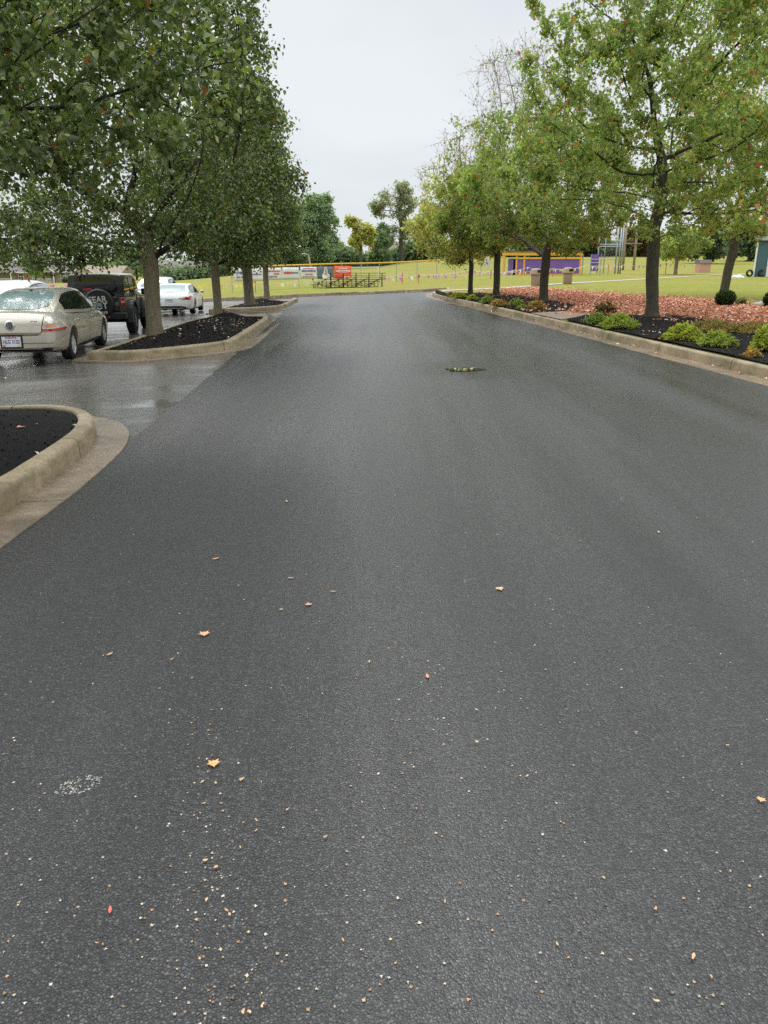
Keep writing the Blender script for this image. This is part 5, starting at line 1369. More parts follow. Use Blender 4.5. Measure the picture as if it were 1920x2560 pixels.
# red stakes and the strings of pennants between them
def stake(u, v0, v1, d, label):
    x, y, z = at(u, d); h = zat(v1, d) - z
    m = MB(); m.tube([(0, 0, -.1), (0, 0, max(.6, h))], .032, 6); m.tube([(0, 0, max(.6, h) - .08), (0, 0, max(.6, h) + .02)], .045, 6)
    return tag(m.build('stake', M['red_stake'], None, loc=(x, y, z)), label, 'stake', 'red stakes carrying the pennant strings')
STK = [(636, 724, 702, 58, 'red stake behind the third pear tree, left one'), (658, 730, 704, 55, 'red stake just left of the farthest pear tree trunk'), (828, 720, 691, 66, 'red stake before the left end of the bleachers'), (867, 720, 692, 66.5, 'red stake before the middle of the bleachers'),
       (1006, 711, 683, 72, 'red stake right of the bleachers, farther of two'), (1047, 714, 686, 70, 'red stake right of the bleachers, nearer of two'), (1228, 706, 676, 74, 'red stake between the two left maples'), (1383, 692, 672, 78, 'red stake before the purple dugout'), (1521, 682, 662, 84, 'red stake before the tall backstop'), (1665, 680, 658, 90, 'red stake beyond the lawn, right of the thickest maple')]
for s_ in STK: stake(*s_)
flag = {}
for nm in ('flag_y', 'flag_p', 'flag_w', 'flag_pink'):
    m = MB(); m.add([(-.15, 0, 0), (.15, 0, 0), (.02, .03, -.36)], [(0, 1, 2)]); flag[nm] = m.mesh('pennant', M[nm])
    if nm == 'flag_pink':
        m = MB(); m.add([(-.32, 0, 0), (.32, 0, 0), (.32, .04, -.62), (-.32, .04, -.62)], [(0, 1, 2, 3)]); flag[nm] = m.mesh('pennant', M[nm])
def pennants(pts, kinds, label, sag=.18, gap=.75, seed=1):
    P3 = [Vector((at(u, d)[0], d, zat(v, d))) for u, v, d in pts]
    o = P3[0]; t = empty('pennant_string', tuple(o), 0, label, 'pennant string', 'pennant strings round the playing field')
    line = []
    for a, b in zip(P3[:-1], P3[1:]):
        n = max(4, int((b - a).length / .35))
        line += [a.lerp(b, k / n) - Vector((0, 0, sag * 4 * (k / n) * (1 - k / n))) for k in range(n)]
    line.append(P3[-1])
    m = MB(); m.tube([q - o for q in line], .017, 4); m.build('rope', M['rope'], t)
    acc = 0; r_ = random.Random(seed)
    for a, b in zip(line[:-1], line[1:]):
        acc += (b - a).length
        if acc >= gap * r_.uniform(.8, 1.3):
            acc = 0; f = link('pennant', flag[r_.choice(kinds)], t, tuple(a - o)); f.rotation_euler = (r_.uniform(-.3, .3), r_.uniform(-.4, .4), math.atan2(b.y - a.y, b.x - a.x)); k = r_.uniform(.7, 1.1); f.scale = (k, k, k)
    return t
pennants([(470, 708, 58), (560, 706, 58), (636, 703, 58), (746, 700, 60), (828, 694, 66), (900, 692, 66.5)], ['flag_y'], 'upper string of yellow pennants, left of the bleachers', seed=2)
pennants([(480, 704, 55), (658, 705, 55), (790, 699, 58), (867, 693, 66.5), (945, 690, 68)], ['flag_y', 'flag_w', 'flag_y'], 'lower string of yellow pennants, crossing before the bleachers', seed=3)
pennants([(930, 691, 68), (1006, 684, 72), (1050, 687, 71), (1180, 674, 76), (1228, 677, 74), (1290, 674, 77)], ['flag_p'], 'upper string of purple pennants, right of the bleachers', seed=4)
pennants([(945, 691, 68), (1047, 688, 70), (1228, 680, 74), (1300, 676, 76)], ['flag_p', 'flag_w'], 'lower string of purple pennants, right of the bleachers', seed=5)
pennants([(1228, 680, 74), (1320, 668, 77), (1383, 673, 78), (1470, 663, 82), (1521, 663, 84)], ['flag_w', 'flag_w', 'flag_y'], 'string of white and yellow pennants across the purple dugout', seed=6)
pennants([(1228, 679, 75), (1383, 671, 79), (1460, 665, 82), (1521, 664, 84), (1538, 662, 85)], ['flag_y'], 'short string of yellow pennants right of the dugout', seed=7)
pennants([(1521, 664, 85), (1560, 662, 86), (1665, 659, 90), (1740, 660, 92)], ['flag_p', 'flag_w'], 'string of purple pennants passing the wooden poles', seed=8)
pennants([(95, 711, 100), (145, 712, 100), (205, 711, 100), (330, 712, 100)], ['flag_pink'], 'string of square pink flags before the houses on the left', .05, 1.3, 9)

# soccer goal, far pale pipe frame
gx, gy, gz_ = at(925, 100)
g = empty('goal_frame', (gx, gy, gz_), 0, 'white pipe goal frame on the far grass behind the bleachers', 'goal')
zt_ = zat(667, 100) - gz_
for s_ in (-1, 1): m = MB(); m.tube([(s_ * 1.02, 0, -.1), (s_ * 1.02, 0, zt_)], .05, 6); m.build('goal_post', M['trim'], g)
m = MB(); m.tube([(-3.4, .02, zt_ - .1), (1.02, .02, zt_ - .02)], .04, 6); m.build('crossbar', M['trim'], g)
def pole(name, u, v0, v1, d, r_, m, label, lean=0.0, cat='pole', head=None):
    x, y, z = at(u, d); h = zat(v1, d) - z
    t = empty(name, (x, y, z), 0, label, cat)
    q = MB(); q.tube([(0, 0, -.2), (lean * .5, 0, h / 2), (lean, 0, h)], [r_, r_ * .92, r_ * .8], 8); q.build('shaft', M[m], t, smooth=True)
    if head == 'lamp': q = MB(); q.tube([(lean, 0, h), (lean - .4, -.1, h + .15), (lean - .8, -.2, h + .1)], .06, 6); q.box((lean - .95, -.2, h + .08), (.5, .25, .12), 0, .03); q.build('lamp_head', M['galv'], t)
    if head == 'arm':
        q = MB(); q.box((lean - .35, -.22, zat(609, d) - z), (2.2, .12, .14)); q.build('crossarm', M['wood'], t)
        q = MB(); q.tube([(lean - .9, -.2, zat(610, d) - z), (lean, -.15, zat(618, d) - z)], .04, 5); q.build('brace', M['wood'], t)
    return t
pole('lamp_post', 783, 0, 637, 100, .13, 'wood', 'pale leaning light pole behind the white banners', -.55, 'lamp post', 'lamp')
pole('utility_pole', 1557, 0, 560, 105, .17, 'wood', 'wooden pole just right of the backstop', 0, 'utility pole')
pole('utility_pole', 1584, 0, 570, 105, .17, 'wood', 'wooden pole with crossarm, between the backstop and the thickest maple', 0, 'utility pole', 'arm')

# dugout
DU, DD = 1372, 86
dxl, dxr = wx(1290, DD), wx(1452, DD); dz = terr((dxl + dxr) / 2, DD)
W = dxr - dxl
dug = empty('dugout', (dxl, DD, dz), R(3), 'purple dugout with yellow frame behind the brown bins', 'dugout')
hW, hR = zat(646, DD) - dz, zat(632, DD) - dz
m = MB(); m.box((W / 2, 0, hW / 2 + .02), (W - .2, .12, hW - .1)); m.build('purple_wall', M['purple'], dug)
m = MB(); m.box((-.35, 1.2, hW / 2), (.1, 2.3, hW)); m.box((W / 2, 2.6, hW / 2), (W, .12, hW)); m.build('inner_wall', M['purple'], dug)
for x in (0, .82, W): m = MB(); m.box((x, -.09, hR / 2), (.17, .06, hR)); m.build('frame_post', M['frame_yellow'], dug)
for x in (-1.35,): m = MB(); m.box((x, -.09, hR / 2), (.19, .16, hR)); m.build('frame_post', M['frame_yellow'], dug)
for z in (.06, hW): m = MB(); m.box((W / 2, -.13, z), (W + .16, .05, .14)); m.build('frame_rail', M['frame_yellow'], dug)
m = MB(); m.box((W / 2 - .7, -.16, hR - .12), (W + 1.7, .1, .30)); m.build('roof_beam', M['frame_yellow'], dug)
m = MB()
for q in range(6): m.box((W * .45 + q * .62, -.215, hR - .17), (.09, .02, .07))
m.build('beam_brackets', M['dark'], dug)
m = MB(); m.box((W / 2 - .7, 1.3, hR + .12), (W + 1.8, 3.1, .14)); m.build('roof', M['shingle'], dug)
# gate panels beside the dugout
gx0, gx1 = wx(1456, DD + .5), wx(1502, DD + .5)
gt_ = empty('fence_gate', (gx0, DD + .5, terr(gx0, DD)), R(3), 'grey pipe gate panel right of the purple dugout', 'gate')
for x in (0, (gx1 - gx0) * .45, gx1 - gx0): m = MB(); m.tube([(x, 0, 0), (x, 0, 2.1)], .05, 6); m.build('post', M['galv'], gt_)
for z in (.15, .9, 1.25, 1.6): m = MB(); m.tube([(0, 0, z), (gx1 - gx0, 0, z)], .035, 5); m.build('rail', M['galv'], gt_)
m = MB(); m.box(((gx1 - gx0) * .72, .35, 1.25), ((gx1 - gx0) * .42, .06, 1.7)); m.build('purple_panel', M['purple'], gt_)
# backstop
BD = 92
bs = empty('backstop', (wx(1545, BD), BD, terr(wx(1545, BD), BD)), 0, 'tall galvanised backstop with wire mesh right of the dugout', 'backstop')
b0 = bs.location
for u, top in ((1493, 590), (1509, 560), (1538, 560), (1546, 560), (1551, 560)):
    m = MB(); x = wx(u, BD) - b0.x; m.tube([(x, 0, -.2), (x, 0, zat(top, BD) - b0.z)], .05 if u < 1530 else .085, 6); m.build('post', M['galv'], bs, smooth=True)
for v in (611, 616, 648):
    m = MB(); m.tube([(wx(1490, BD) - b0.x, 0, zat(v, BD) - b0.z), (0, 0, zat(v, BD) - b0.z)], .05, 5); m.build('rail', M['galv'], bs)
m = MB(); x0, x1, zz = wx(1490, BD) - b0.x, 0.0, zat(575, BD) - b0.z
for k in range(int((x1 - x0 + zz) / .22)):
    for sg in (0, 1):
        a0 = max(x0, x1 - k * .22) if sg == 0 else max(x0, x1 - k * .22)
        q = -k * .22
        p0 = (max(x0, q), 0, max(0, x0 - q)); p1 = (min(0, q + zz), 0, min(zz, -q))
        if p1[2] <= p0[2]: continue
        if sg: p0 = (x0 + x1 - p0[0], .01, p0[2]); p1 = (x0 + x1 - p1[0], .01, p1[2])
        w_ = .005; m.add([(p0[0] - w_, p0[1], p0[2]), (p0[0] + w_, p0[1], p0[2]), (p1[0] + w_, p1[1], p1[2]), (p1[0] - w_, p1[1], p1[2])], [(0, 1, 2, 3)])
m.build('wire_mesh', M['wire'], bs)
# small white notice on the fence
x, y = fence_pt(1216); m = MB(); m.box((0, 0, 0), (.75, .03, 1.1), R(20), .008); n_ = m.build('notice_board', M['bannerw'], None, loc=(x + .03, y - .12, zat(655.5, y))); tag(n_, 'small blank white notice hung on the fence between two maples', 'notice')

# litter bins
bin_root = None
def litter_bin(loc, label):
    t = empty('litter_bin', loc, R(12), label, 'bin', 'brown litter bins beside the footpath')
    m = MB(); m.lathe([(.0, 0), (.285, 0), (.30, .03), (.335, .74), (.33, .76), (0, .76)], n=28); b = m.build('bin_body', M['can'], t, smooth=40)
    m = MB(); m.lathe([(.40, .73), (.41, .76), (.405, .81), (.38, .84), (.365, .98), (.31, 1.07), (.20, 1.12), (0, 1.135)], n=32, scale=(1, 1)); l_ = m.build('lid', M['can'], t, smooth=50)
    m = MB(); m.box((.10, -.375, .95), (.32, .06, .15), R(10), .02); m.build('opening', M['dark'], l_)
    m = MB(); m.box((.10, -.40, 1.045), (.37, .06, .03), R(10), .01); m.build('opening_hood', M['can'], l_)
    return t
p1, p2_ = at(1341, 54), at(1421, 56.5)
b_ = litter_bin(p1, 'brown domed litter bin partly behind the fork trunked maple')
c_ = copy_tree(b_); c_.location = p2_; c_.rotation_euler.z = R(8); c_['label'] = 'brown domed litter bin standing clear, right of the fork trunked maple'

# brick box, tarp, tyres and teal shed at the right
x, y, z = at(1757, 98)
g = empty('brick_barbecue', (x, y, z), R(8), 'small pinkish brick box with dark sloped top on the far grass', 'barbecue')
m = MB(); m.box((0, 0, .52), (1.45, 1.0, 1.05)); m.build('brick_base', M['brick_pale'], g)
m = MB(); m.prism([(-.65, 1.06), (.65, 1.06), (.35, 1.45), (-.35, 1.45)], 'x', -.8, .8); m.build('lid', M['shingle'], g)
SD = 78
sx0 = wx(1886, SD); sz = terr(sx0, SD)
sh = empty('shed', (sx0, SD, sz), R(-26), 'teal shed with white door at the right edge', 'shed')
sH = zat(598, SD) - sz
m = MB(); m.box((3.2, 2.4, sH / 2), (6.4, 4.8, sH)); m.build('wall', M['teal'], sh)
m = MB(); m.prism([(-.3, sH - .12), (4.95, sH - .12), (2.4, sH + 1.5)], 'x', -.3, 6.7)
m.v = [(p[0], p[1], p[2]) for p in m.v]; m.build('roof', M['shingle'], sh)
m = MB(); m.box((0.0, -.03, sH / 2), (.16, .1, sH)); m.build('corner_trim', M['trim'], sh)
m = MB(); m.box((1.72, -.04, 1.15), (1.3, .1, 2.3)); d_ = m.build('door', M['trim'], sh); m = MB(); m.box((1.2, -.11, 1.1), (.06, .06, .2)); m.build('handle', M['dark_alloy'], d_)
for i, (u, lab) in enumerate(((1866, 'dark tyre leaning at the left corner of the teal shed'), (1896, 'dark tyre leaning under the front wall of the teal shed'))):
    x = wx(u + 12, SD - .5); m = MB(); m.lathe([(.19, -.1), (.30, -.13), (.335, -.08), (.335, .08), (.30, .13), (.19, .1), (.19, -.1)], (0, 0, .335), 26, 'y', cap=False)
    tag(m.build('tyre', M['rubber'], None, smooth=40, loc=(x, SD - .35, terr(x, SD) + .01), rot=(R(-8), 0, R(10 * i))), lab, 'tyre', 'old tyres by the teal shed')
x, y, z = at(1848, 74)
bm = bmesh.new(); bmesh.ops.create_icosphere(bm, subdivisions=3, radius=.5)
for q in bm.verts: q.co = Vector((q.co.x * 1.25 + .1 * math.sin(q.co.y * 8), q.co.y * .8, max(-.05, q.co.z + .08 * math.sin(q.co.x * 14)) * .55))
me = bpy.data.meshes.new('tarp'); bm.to_mesh(me); bm.free(); me.materials.append(M['tarp'])
tag(link('tarp', me, None, (x, y, z)), 'crumpled white tarp on the grass left of the teal shed', 'tarp')

# ------------------------------------------------------------------ houses beyond the car park
HD = 190
def house(u0, u1, label, wall, ridge_v, eave_v, roof='shingle', porch=None, wins=(), doors=(), depth=9.0, panels=()):
    x0, x1 = wx(u0, HD), wx(u1, HD); z = terr((x0 + x1) / 2, HD)
    h = empty('house', (x0, HD, z), 0, label, 'house', 'single storey houses beyond the car park')
    L = x1 - x0; he, hr = zat(eave_v, HD) - z, zat(ridge_v, HD) - z
    U = lambda u: wx(u, HD) - x0
    m = MB(); m.box((L / 2, depth / 2, he / 2), (L, depth, he)); m.build('wall', M[wall], h)
    for (a, b, mt) in panels: m = MB(); m.box(((U(a) + U(b)) / 2, -.03, he / 2), (U(b) - U(a), .08, he - .02)); m.build('wall_panel', M[mt], h)
    m = MB(); m.prism([(-.5, he - .05), (depth + .5, he - .05), (depth / 2 + .3, hr), (depth / 2 - .3, hr)], 'x', -.4, L + .4); m.build('roof', M[roof], h)
    m = MB(); m.box((L / 2, -.52, he - .02), (L + .8, .06, .2)); m.build('fascia', M['trim'], h)
    for (a, b, v0, v1) in wins:
        c, ww = (U(a) + U(b)) / 2, U(b) - U(a); zc, hh = (zat(v0, HD) + zat(v1, HD)) / 2 - z, zat(v0, HD) - zat(v1, HD)
        m = MB(); m.box((c, -.10, zc), (ww + .24, .10, hh + .24)); f = m.build('window', M['trim'], h)
        m = MB(); m.box((c, -.16, zc), (ww, .04, hh)); m.build('pane', M['house_glass'], f)
        m = MB(); m.box((c, -.19, zc), (ww, .03, .09)); m.box((c, -.195, zc), (.09, .03, hh)); m.build('glazing_bar', M['trim'], f)
    for (a, b, mt) in doors:
        c = (U(a) + U(b)) / 2; m = MB(); m.box((c, -.08, 1.05), (U(b) - U(a) + .2, .08, 2.15)); f = m.build('door', M['trim'], h)
        m = MB(); m.box((c, -.14, 1.02), (U(b) - U(a), .06, 2.05)); m.build('door_leaf', M[mt], f)
    if porch:
        a, b, apex_v, base_v, gm = porch; pa, pb = U(a), U(b); hb, ha = zat(base_v, HD) - z, zat(apex_v, HD) - z
        m = MB(); m.prism([(pa, hb), (pb, hb), ((pa + pb) / 2, ha)], 'y', -2.4, -2.2); m.build('porch_gable', M[gm], h)
        for s_ in (0, 1):
            c0, c1 = ((pa - .3, hb - .12), ((pa + pb) / 2, ha + .18)) if s_ == 0 else (((pa + pb) / 2, ha + .18), (pb + .3, hb - .12))
            m = MB(); m.prism([c0, c1, (c1[0], c1[1] + .22), (c0[0], c0[1] + .22)], 'y', -2.6, depth / 2); m.build('porch_roof', M[roof], h)
            m = MB(); m.prism([c0, c1, (c1[0], c1[1] + .24), (c0[0], c0[1] + .24)], 'y', -2.68, -2.61); m.build('bargeboard', M['trim'], h)
        for x in (pa + .15, pb - .15): m = MB(); m.box((x, -2.3, hb / 2), (.2, .2, hb)); m.build('porch_post', M['trim'], h)
        m = MB(); m.box(((pa + pb) / 2, -2.3, .95), (pb - pa, .06, .09)); m.box(((pa + pb) / 2, -2.3, .2), (pb - pa, .06, .08))
        n = int((pb - pa) / .22)
        for k in range(1, n): m.box((pa + (pb - pa) * k / n, -2.3, .55), (.05, .04, .72))
        m.build('porch_railing', M['trim'], h)
    return h
house(-70, 93, 'brick house with white framed windows at the left edge', 'brick', 657, 681, porch=(-30, 37, 664, 682, 'beige'), wins=((45, 56, 684, 698), (79, 87, 690, 702)), doors=((20, 28, 'door_brown'),), panels=((-20, 36, 'beige'),))
house(94, 171, 'beige house with gabled porch, brown door and white railing', 'beige', 659, 680, porch=(95, 143, 664, 681, 'beige'), wins=((151, 161, 683, 695),), doors=((124, 136, 'door_brown'),))
house(176, 300, 'tan roofed house behind the black off-roader', 'cream', 664, 682, 'shingle2', porch=(190, 242, 667, 683, 'beige'), wins=((255, 265, 685, 697),), doors=((212, 221, 'door_brown'),))
house(372, 512, 'cream and brick house seen under the second pear tree', 'cream', 652, 672, porch=(404, 440, 660, 675, 'cream'), wins=((383, 401, 676, 688), (428, 437, 676, 686), (469, 482, 676, 687)), doors=((408, 414, 'door_brown'),), panels=((372, 403, 'brick'),))
for (u, v, w_, lab) in ((163, 706, 14, 'small dark round bush beside the beige house'), (452, 698, 14, 'dark bush before the cream and brick house')):
    x, y, z = at(u, HD - 4); rgx = np.random.default_rng(u); n = 500
    dd_ = unit(rgx.normal(size=(n, 3))); pos = dd_ * np.array([.8, .8, .55]) + np.array([0, 0, .5])
    V, Q, tint = leaves(pos, .28, DKG, [], u); tag(link('shrub', np_mesh('foliage', V, Q, M['maple'], tint), None, (x, y, z)), lab, 'shrub')
# white rail fence in front of the right-hand house
x0, x1 = wx(440, 180), wx(560, 180)
rf = empty('rail_fence', (x0, 180, terr(x0, 180)), 0, 'pale rail fence before the cream and brick house', 'fence')
for k in range(8): m = MB(); m.box(((x1 - x0) * k / 7, 0, .6), (.12, .12, 1.3)); m.build('post', M['trim'], rf)
for z in (.4, .8, 1.15): m = MB(); m.box(((x1 - x0) / 2, 0, z), (x1 - x0, .06, .12)); m.build('rail', M['trim'], rf)

# ------------------------------------------------------------------ trees of the background
def far_tree(name, u, d, vtop, vbot, wpx, cols, extras, n, size, seed, label, r0=.25, ht=None, na=420, group='trees beyond the playing field', bm_='bark2', lob=None):
    x, y, z = at(u, d); zt2, zb2 = zat(vtop, d), max(z + .3, zat(vbot, d)); rx = wpx * d / 2023 / 2; H = zt2 - zb2
    r_ = random.Random(seed); ells = []
    for k in range(9):                                              # uneven crown: lobes of different size hung round a leader
        f = (k + .5) / 9; wd = math.sqrt(1 - .85 * (2 * f - 1) ** 2) * rx
        a = k * 2.4 + r_.random(); rr = wd * r_.uniform(.35, .72); s_ = r_.uniform(.32, .52)
        ells.append((x + math.cos(a) * rr, y + math.sin(a) * rr, zb2 + H * (.10 + .80 * f), rx * s_, rx * s_, max(.5, H * s_ * .36)))
    if lob: ells = [(wx(q[0], d), y + r_.uniform(-1, 1) * q[2] * d / 4000, zat(q[1], d), q[2] * d / 2023, q[2] * d / 2023, q[3] * d / 2122) for q in lob]
    h = ht or max(.8, (zb2 - z) + .12 * H)
    return make_tree(name, (x, y, z - .1), (0, 0), h, r0, ells, seed, na, n, size, cols, extras, 'ovate', M['maple'], M[bm_], label, 'tree', group, step=max(.45, H / 18), rt=.02, droop=.3, spread=max(.22, rx * .075), top=(x + r_.uniform(-.2, .2) * rx, y, z + (zt2 - z) * .85), sides=4, limb=M['bark2'])
FG = [(0.22, 0.30, 0.20), (0.26, 0.34, 0.22), (0.30, 0.38, 0.24)]  # far palettes greyed: haze is painted into these leaf colours
FD = [(0.13, 0.18, 0.12), (0.155, 0.21, 0.135), (0.19, 0.25, 0.15)]
FY = [(0.46, 0.47, 0.13), (0.40, 0.45, 0.14), (0.50, 0.41, 0.14), (0.32, 0.40, 0.14)]
FB = [(0.27, 0.31, 0.21), (0.30, 0.33, 0.22), (0.32, 0.32, 0.22)]
far_tree('broadleaf_tree', 790, 176, 488, 664, 122, FG, [], 15000, .46, 301, 'large green tree behind the white banners, left of the gap of sky', .45, na=900, lob=[(792, 501, 22, 16), (818, 505, 14, 20), (771, 522, 26, 22), (806, 532, 30, 22), (826, 557, 18, 16), (781, 563, 34, 24), (818, 583, 22, 18), (771, 594, 30, 22), (806, 608, 26, 18), (826, 600, 18, 8), (775, 635, 34, 20), (745, 560, 24, 40), (810, 640, 22, 16)])
far_tree('broadleaf_tree', 700, 180, 520, 664, 120, FG, [], 7000, .6, 302, 'green tree half hidden by the farthest pear tree')
far_tree('broadleaf_tree', 902, 168, 540, 640, 74, FY, [((0.46, 0.30, 0.08), .12)], 3400, .48, 303, 'yellow green tree with leaning trunk above the orange banner', .3, na=500, lob=[(876, 555, 13, 12), (890, 560, 16, 13), (912, 573, 20, 13), (925, 583, 14, 13), (900, 588, 18, 13), (892, 604, 19, 12), (900, 624, 13, 9), (922, 604, 10, 10)])
far_tree('broadleaf_tree', 950, 176, 560, 660, 74, FG, [], 4200, .5, 304, 'dull green tree between the yellow tree and the tallest one', .25)
far_tree('broadleaf_tree', 1004, 178, 455, 650, 112, FB, [((0.38, 0.19, 0.08), .05)], 9000, .32, 305, 'tallest thin crowned tree with bare showing branches', .45, na=1100, lob=[(1001, 473, 22, 16), (970, 477, 13, 11), (962, 489, 18, 11), (1019, 479, 16, 12), (945, 518, 20, 11), (986, 501, 26, 15), (1017, 506, 22, 18), (956, 536, 18, 10), (997, 532, 22, 18), (952, 580, 20, 16), (986, 573, 12, 18), (1011, 573, 18, 24)])
far_tree('broadleaf_tree', 1070, 185, 530, 655, 100, FB + FG, [], 5200, .55, 306, 'olive tree behind the slimmest maple')
far_tree('broadleaf_tree', 845, 270, 606, 660, 46, FG, [], 1600, .8, 307, 'small far tree top in the gap of sky')
far_tree('broadleaf_tree', 1335, 190, 585, 655, 130, FD, [], 6000, .6, 308, 'dark tree behind the purple dugout')
far_tree('broadleaf_tree', 1470, 192, 560, 655, 120, FD, [], 6000, .6, 309, 'dark tree behind the tall backstop')
far_tree('broadleaf_tree', 1600, 190, 555, 652, 120, [(0.24, 0.23, 0.09), (0.28, 0.22, 0.10), (0.19, 0.20, 0.08)], [], 6000, .6, 310, 'tan and olive tree behind the wooden poles')
far_tree('maple_tree', 1690, 88, 570, 655, 140, MAPLE + [(0.28, 0.28, 0.09)], MAPLE_X, 4500, .22, 311, 'small pale trunked tree alone on the far lawn', .19, ht=2.0, bm_='bark')
far_tree('broadleaf_tree', 1772, 135, 560, 664, 120, FD, [], 6500, .45, 312, 'dark spreading tree behind the brick barbecue', .3)
far_tree('broadleaf_tree', 1870, 150, 540, 660, 140, FD, [], 6000, .5, 313, 'dark tree behind the teal shed')
far_tree('small_tree', 86, 170, 632, 696, 62, [(0.26, 0.38, 0.10), (0.32, 0.42, 0.13), (0.20, 0.31, 0.09)], [], 3000, .35, 314, 'light green young tree before the brick house', .12, group=None)
far_tree('broadleaf_tree', -40, 230, 590, 690, 150, FG, [], 4500, .7, 315, 'green tree behind the brick house at the left edge', group=None)
far_tree('broadleaf_tree', 340, 240, 610, 690, 140, FG, [], 4500, .7, 316, 'green tree behind the houses, hidden among the pear leaves', group=None)
far_tree('broadleaf_tree', 545, 200, 590, 690, 120, FG, [], 5000, .6, 317, 'green tree seen between the second and third pear trees', group=None)
# hedgerow at the end of the field and woods on the horizon: masses nobody could count
def mass(name, pts, n, size, cols, seed, label):
    r_ = np.random.default_rng(seed); ys = []
    for i in range(n):
        k = r_.integers(0, len(pts) - 1); t = r_.random()
        a, b = pts[k], pts[k + 1]
        x, y, h = (a[j] + (b[j] - a[j]) * t for j in range(3)); h *= .72 + .22 * math.sin(x * .31 + seed) + .14 * math.sin(x * .9 + 2) + .08 * math.sin(x * 2.3)
        x += r_.normal() * 1.5; y += r_.normal() * 2.0
        ys.append((x, y, terr(x, y) + h * (r_.random() ** .7)))
    V, Q, tint = leaves(np.array(ys), size, cols, [], seed, 'ovate', .2)
    return tag(link(name, np_mesh(name, V, Q, M['maple'], tint)), label, 'hedge' if 'hedge' in name else 'woods', kind='stuff')
mass('hedgerow', [(-48, 176, 4.5), (-22, 180, 4.6), (0, 182, 4.4), (18, 186, 4.2), (34, 190, 4.0)], 19000, .65, FD, 401, 'dark overgrown hedgerow along the end of the field')
mass('hedgerow', [(34, 196, 4.6), (60, 200, 5.0), (90, 202, 4.8), (130, 205, 4.6)], 15000, .7, FD + [(0.17, 0.15, 0.07)], 402, 'dark hedge behind the backstop and the poles')
mass('distant_woods', [(-260, 330, 8), (-120, 340, 9), (0, 350, 9), (120, 350, 9), (260, 340, 9)], 22000, 1.5, FG, 403, 'distant woods along the horizon')
# roof of a house glimpsed through the hedge
x, y, z = at(972, 195)
h = empty('house', (x, y, z), 0, 'pinkish grey roofed house glimpsed through the trees beyond the fence', 'house')
m = MB(); m.box((0, 3, 1.3), (9, 6, 2.6)); m.build('wall', M['brick'], h)
m = MB(); m.prism([(-.4, 2.5), (6.4, 2.5), (3, 5.2)], 'x', -5, 5); m.build('roof', M['shingle2'], h)
# ------------------------------------------------------------------ daylight under a closed cloud deck
w = bpy.data.worlds.new('World'); SC.world = w; w.use_nodes = True
nt = w.node_tree; nt.nodes.clear()
L = nt.links.new
out = nt.nodes.new('ShaderNodeOutputWorld'); bg = nt.nodes.new('ShaderNodeBackground')
sky = nt.nodes.new('ShaderNodeTexSky'); sky.sky_type = 'NISHITA'; sky.sun_disc = False
SUN_EL, SUN_ROT = R(48), R(150)
sky.sun_elevation = SUN_EL; sky.sun_rotation = SUN_ROT
tc = nt.nodes.new('ShaderNodeTexCoord'); sep = nt.nodes.new('ShaderNodeSeparateXYZ'); L(tc.outputs['Generated'], sep.inputs[0])
mp = nt.nodes.new('ShaderNodeMapping'); mp.inputs['Scale'].default_value = (1, 1, 2.6); L(tc.outputs['Generated'], mp.inputs['Vector'])
nz = nt.nodes.new('ShaderNodeTexNoise'); nz.inputs['Scale'].default_value = 1.7; nz.inputs['Detail'].default_value = 5; nz.inputs['Roughness'].default_value = 0.5; L(mp.outputs[0], nz.inputs['Vector'])
cr = nt.nodes.new('ShaderNodeValToRGB'); cr.color_ramp.elements[0].position = 0.32; cr.color_ramp.elements[1].position = 0.66
cr.color_ramp.elements[0].color = (3.95, 4.25, 4.45, 1); cr.color_ramp.elements[1].color = (5.1, 5.3, 5.42, 1)
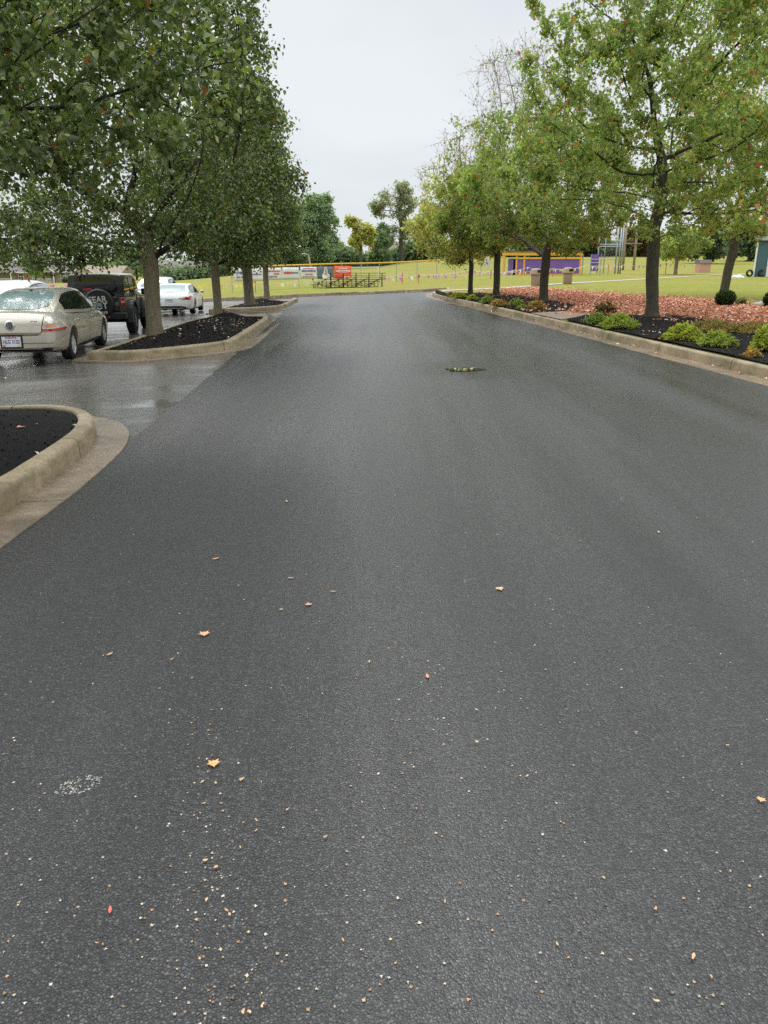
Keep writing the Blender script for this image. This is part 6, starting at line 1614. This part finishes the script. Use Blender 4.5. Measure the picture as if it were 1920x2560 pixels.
L(nz.outputs['Fac'], cr.inputs['Fac'])
# the deck is brighter overhead, as an overcast sky is
rr = nt.nodes.new('ShaderNodeMapRange'); rr.interpolation_type = 'SMOOTHSTEP'
rr.inputs['From Min'].default_value = 0.26; rr.inputs['From Max'].default_value = 0.95; rr.inputs['To Min'].default_value = 1.0; rr.inputs['To Max'].default_value = 3.4
L(sep.outputs['Z'], rr.inputs['Value'])
ml = nt.nodes.new('ShaderNodeVectorMath'); ml.operation = 'SCALE'; L(cr.outputs['Color'], ml.inputs[0]); L(rr.outputs[0], ml.inputs['Scale'])
mx = nt.nodes.new('ShaderNodeMix'); mx.data_type = 'RGBA'; mx.inputs[0].default_value = 0.94
L(sky.outputs['Color'], mx.inputs[6]); L(ml.outputs[0], mx.inputs[7])
L(mx.outputs[2], bg.inputs['Color']); bg.inputs['Strength'].default_value = 0.115
L(bg.outputs[0], out.inputs['Surface'])
sl = bpy.data.lights.new('sun', 'SUN'); sl.energy = 1.0; sl.angle = R(25); sl.color = (1.0, 0.96, 0.9)
so = bpy.data.objects.new('sun', sl); COL.objects.link(so); so.rotation_euler = (R(90) - SUN_EL, 0, R(180) - SUN_ROT + R(180)); so.location = (0, 0, 30)
cam = bpy.data.cameras.new('camera'); co = bpy.data.objects.new('camera', cam); COL.objects.link(co)
cam.sensor_fit = 'VERTICAL'; cam.sensor_height = 24.0; cam.sensor_width = 18.0; cam.lens = 24.0 * F0 / 2560
co.location = (0, 0, H0); co.rotation_euler = (R(90) - PITCH, 0, 0); cam.clip_end = 3000; cam.clip_start = 0.05
SC.camera = co
SC.view_settings.view_transform = 'Standard'; SC.view_settings.look = 'None'; SC.view_settings.exposure = 0.55; SC.view_settings.gamma = 1.0
SC.render.engine = 'CYCLES'; SC.cycles.use_denoising = False; SC.cycles.max_bounces = 7; SC.cycles.diffuse_bounces = 3; SC.cycles.glossy_bounces = 3; SC.cycles.transmission_bounces = 3; SC.cycles.transparent_max_bounces = 6
SC.cycles.caustics_reflective = False; SC.cycles.caustics_refractive = False
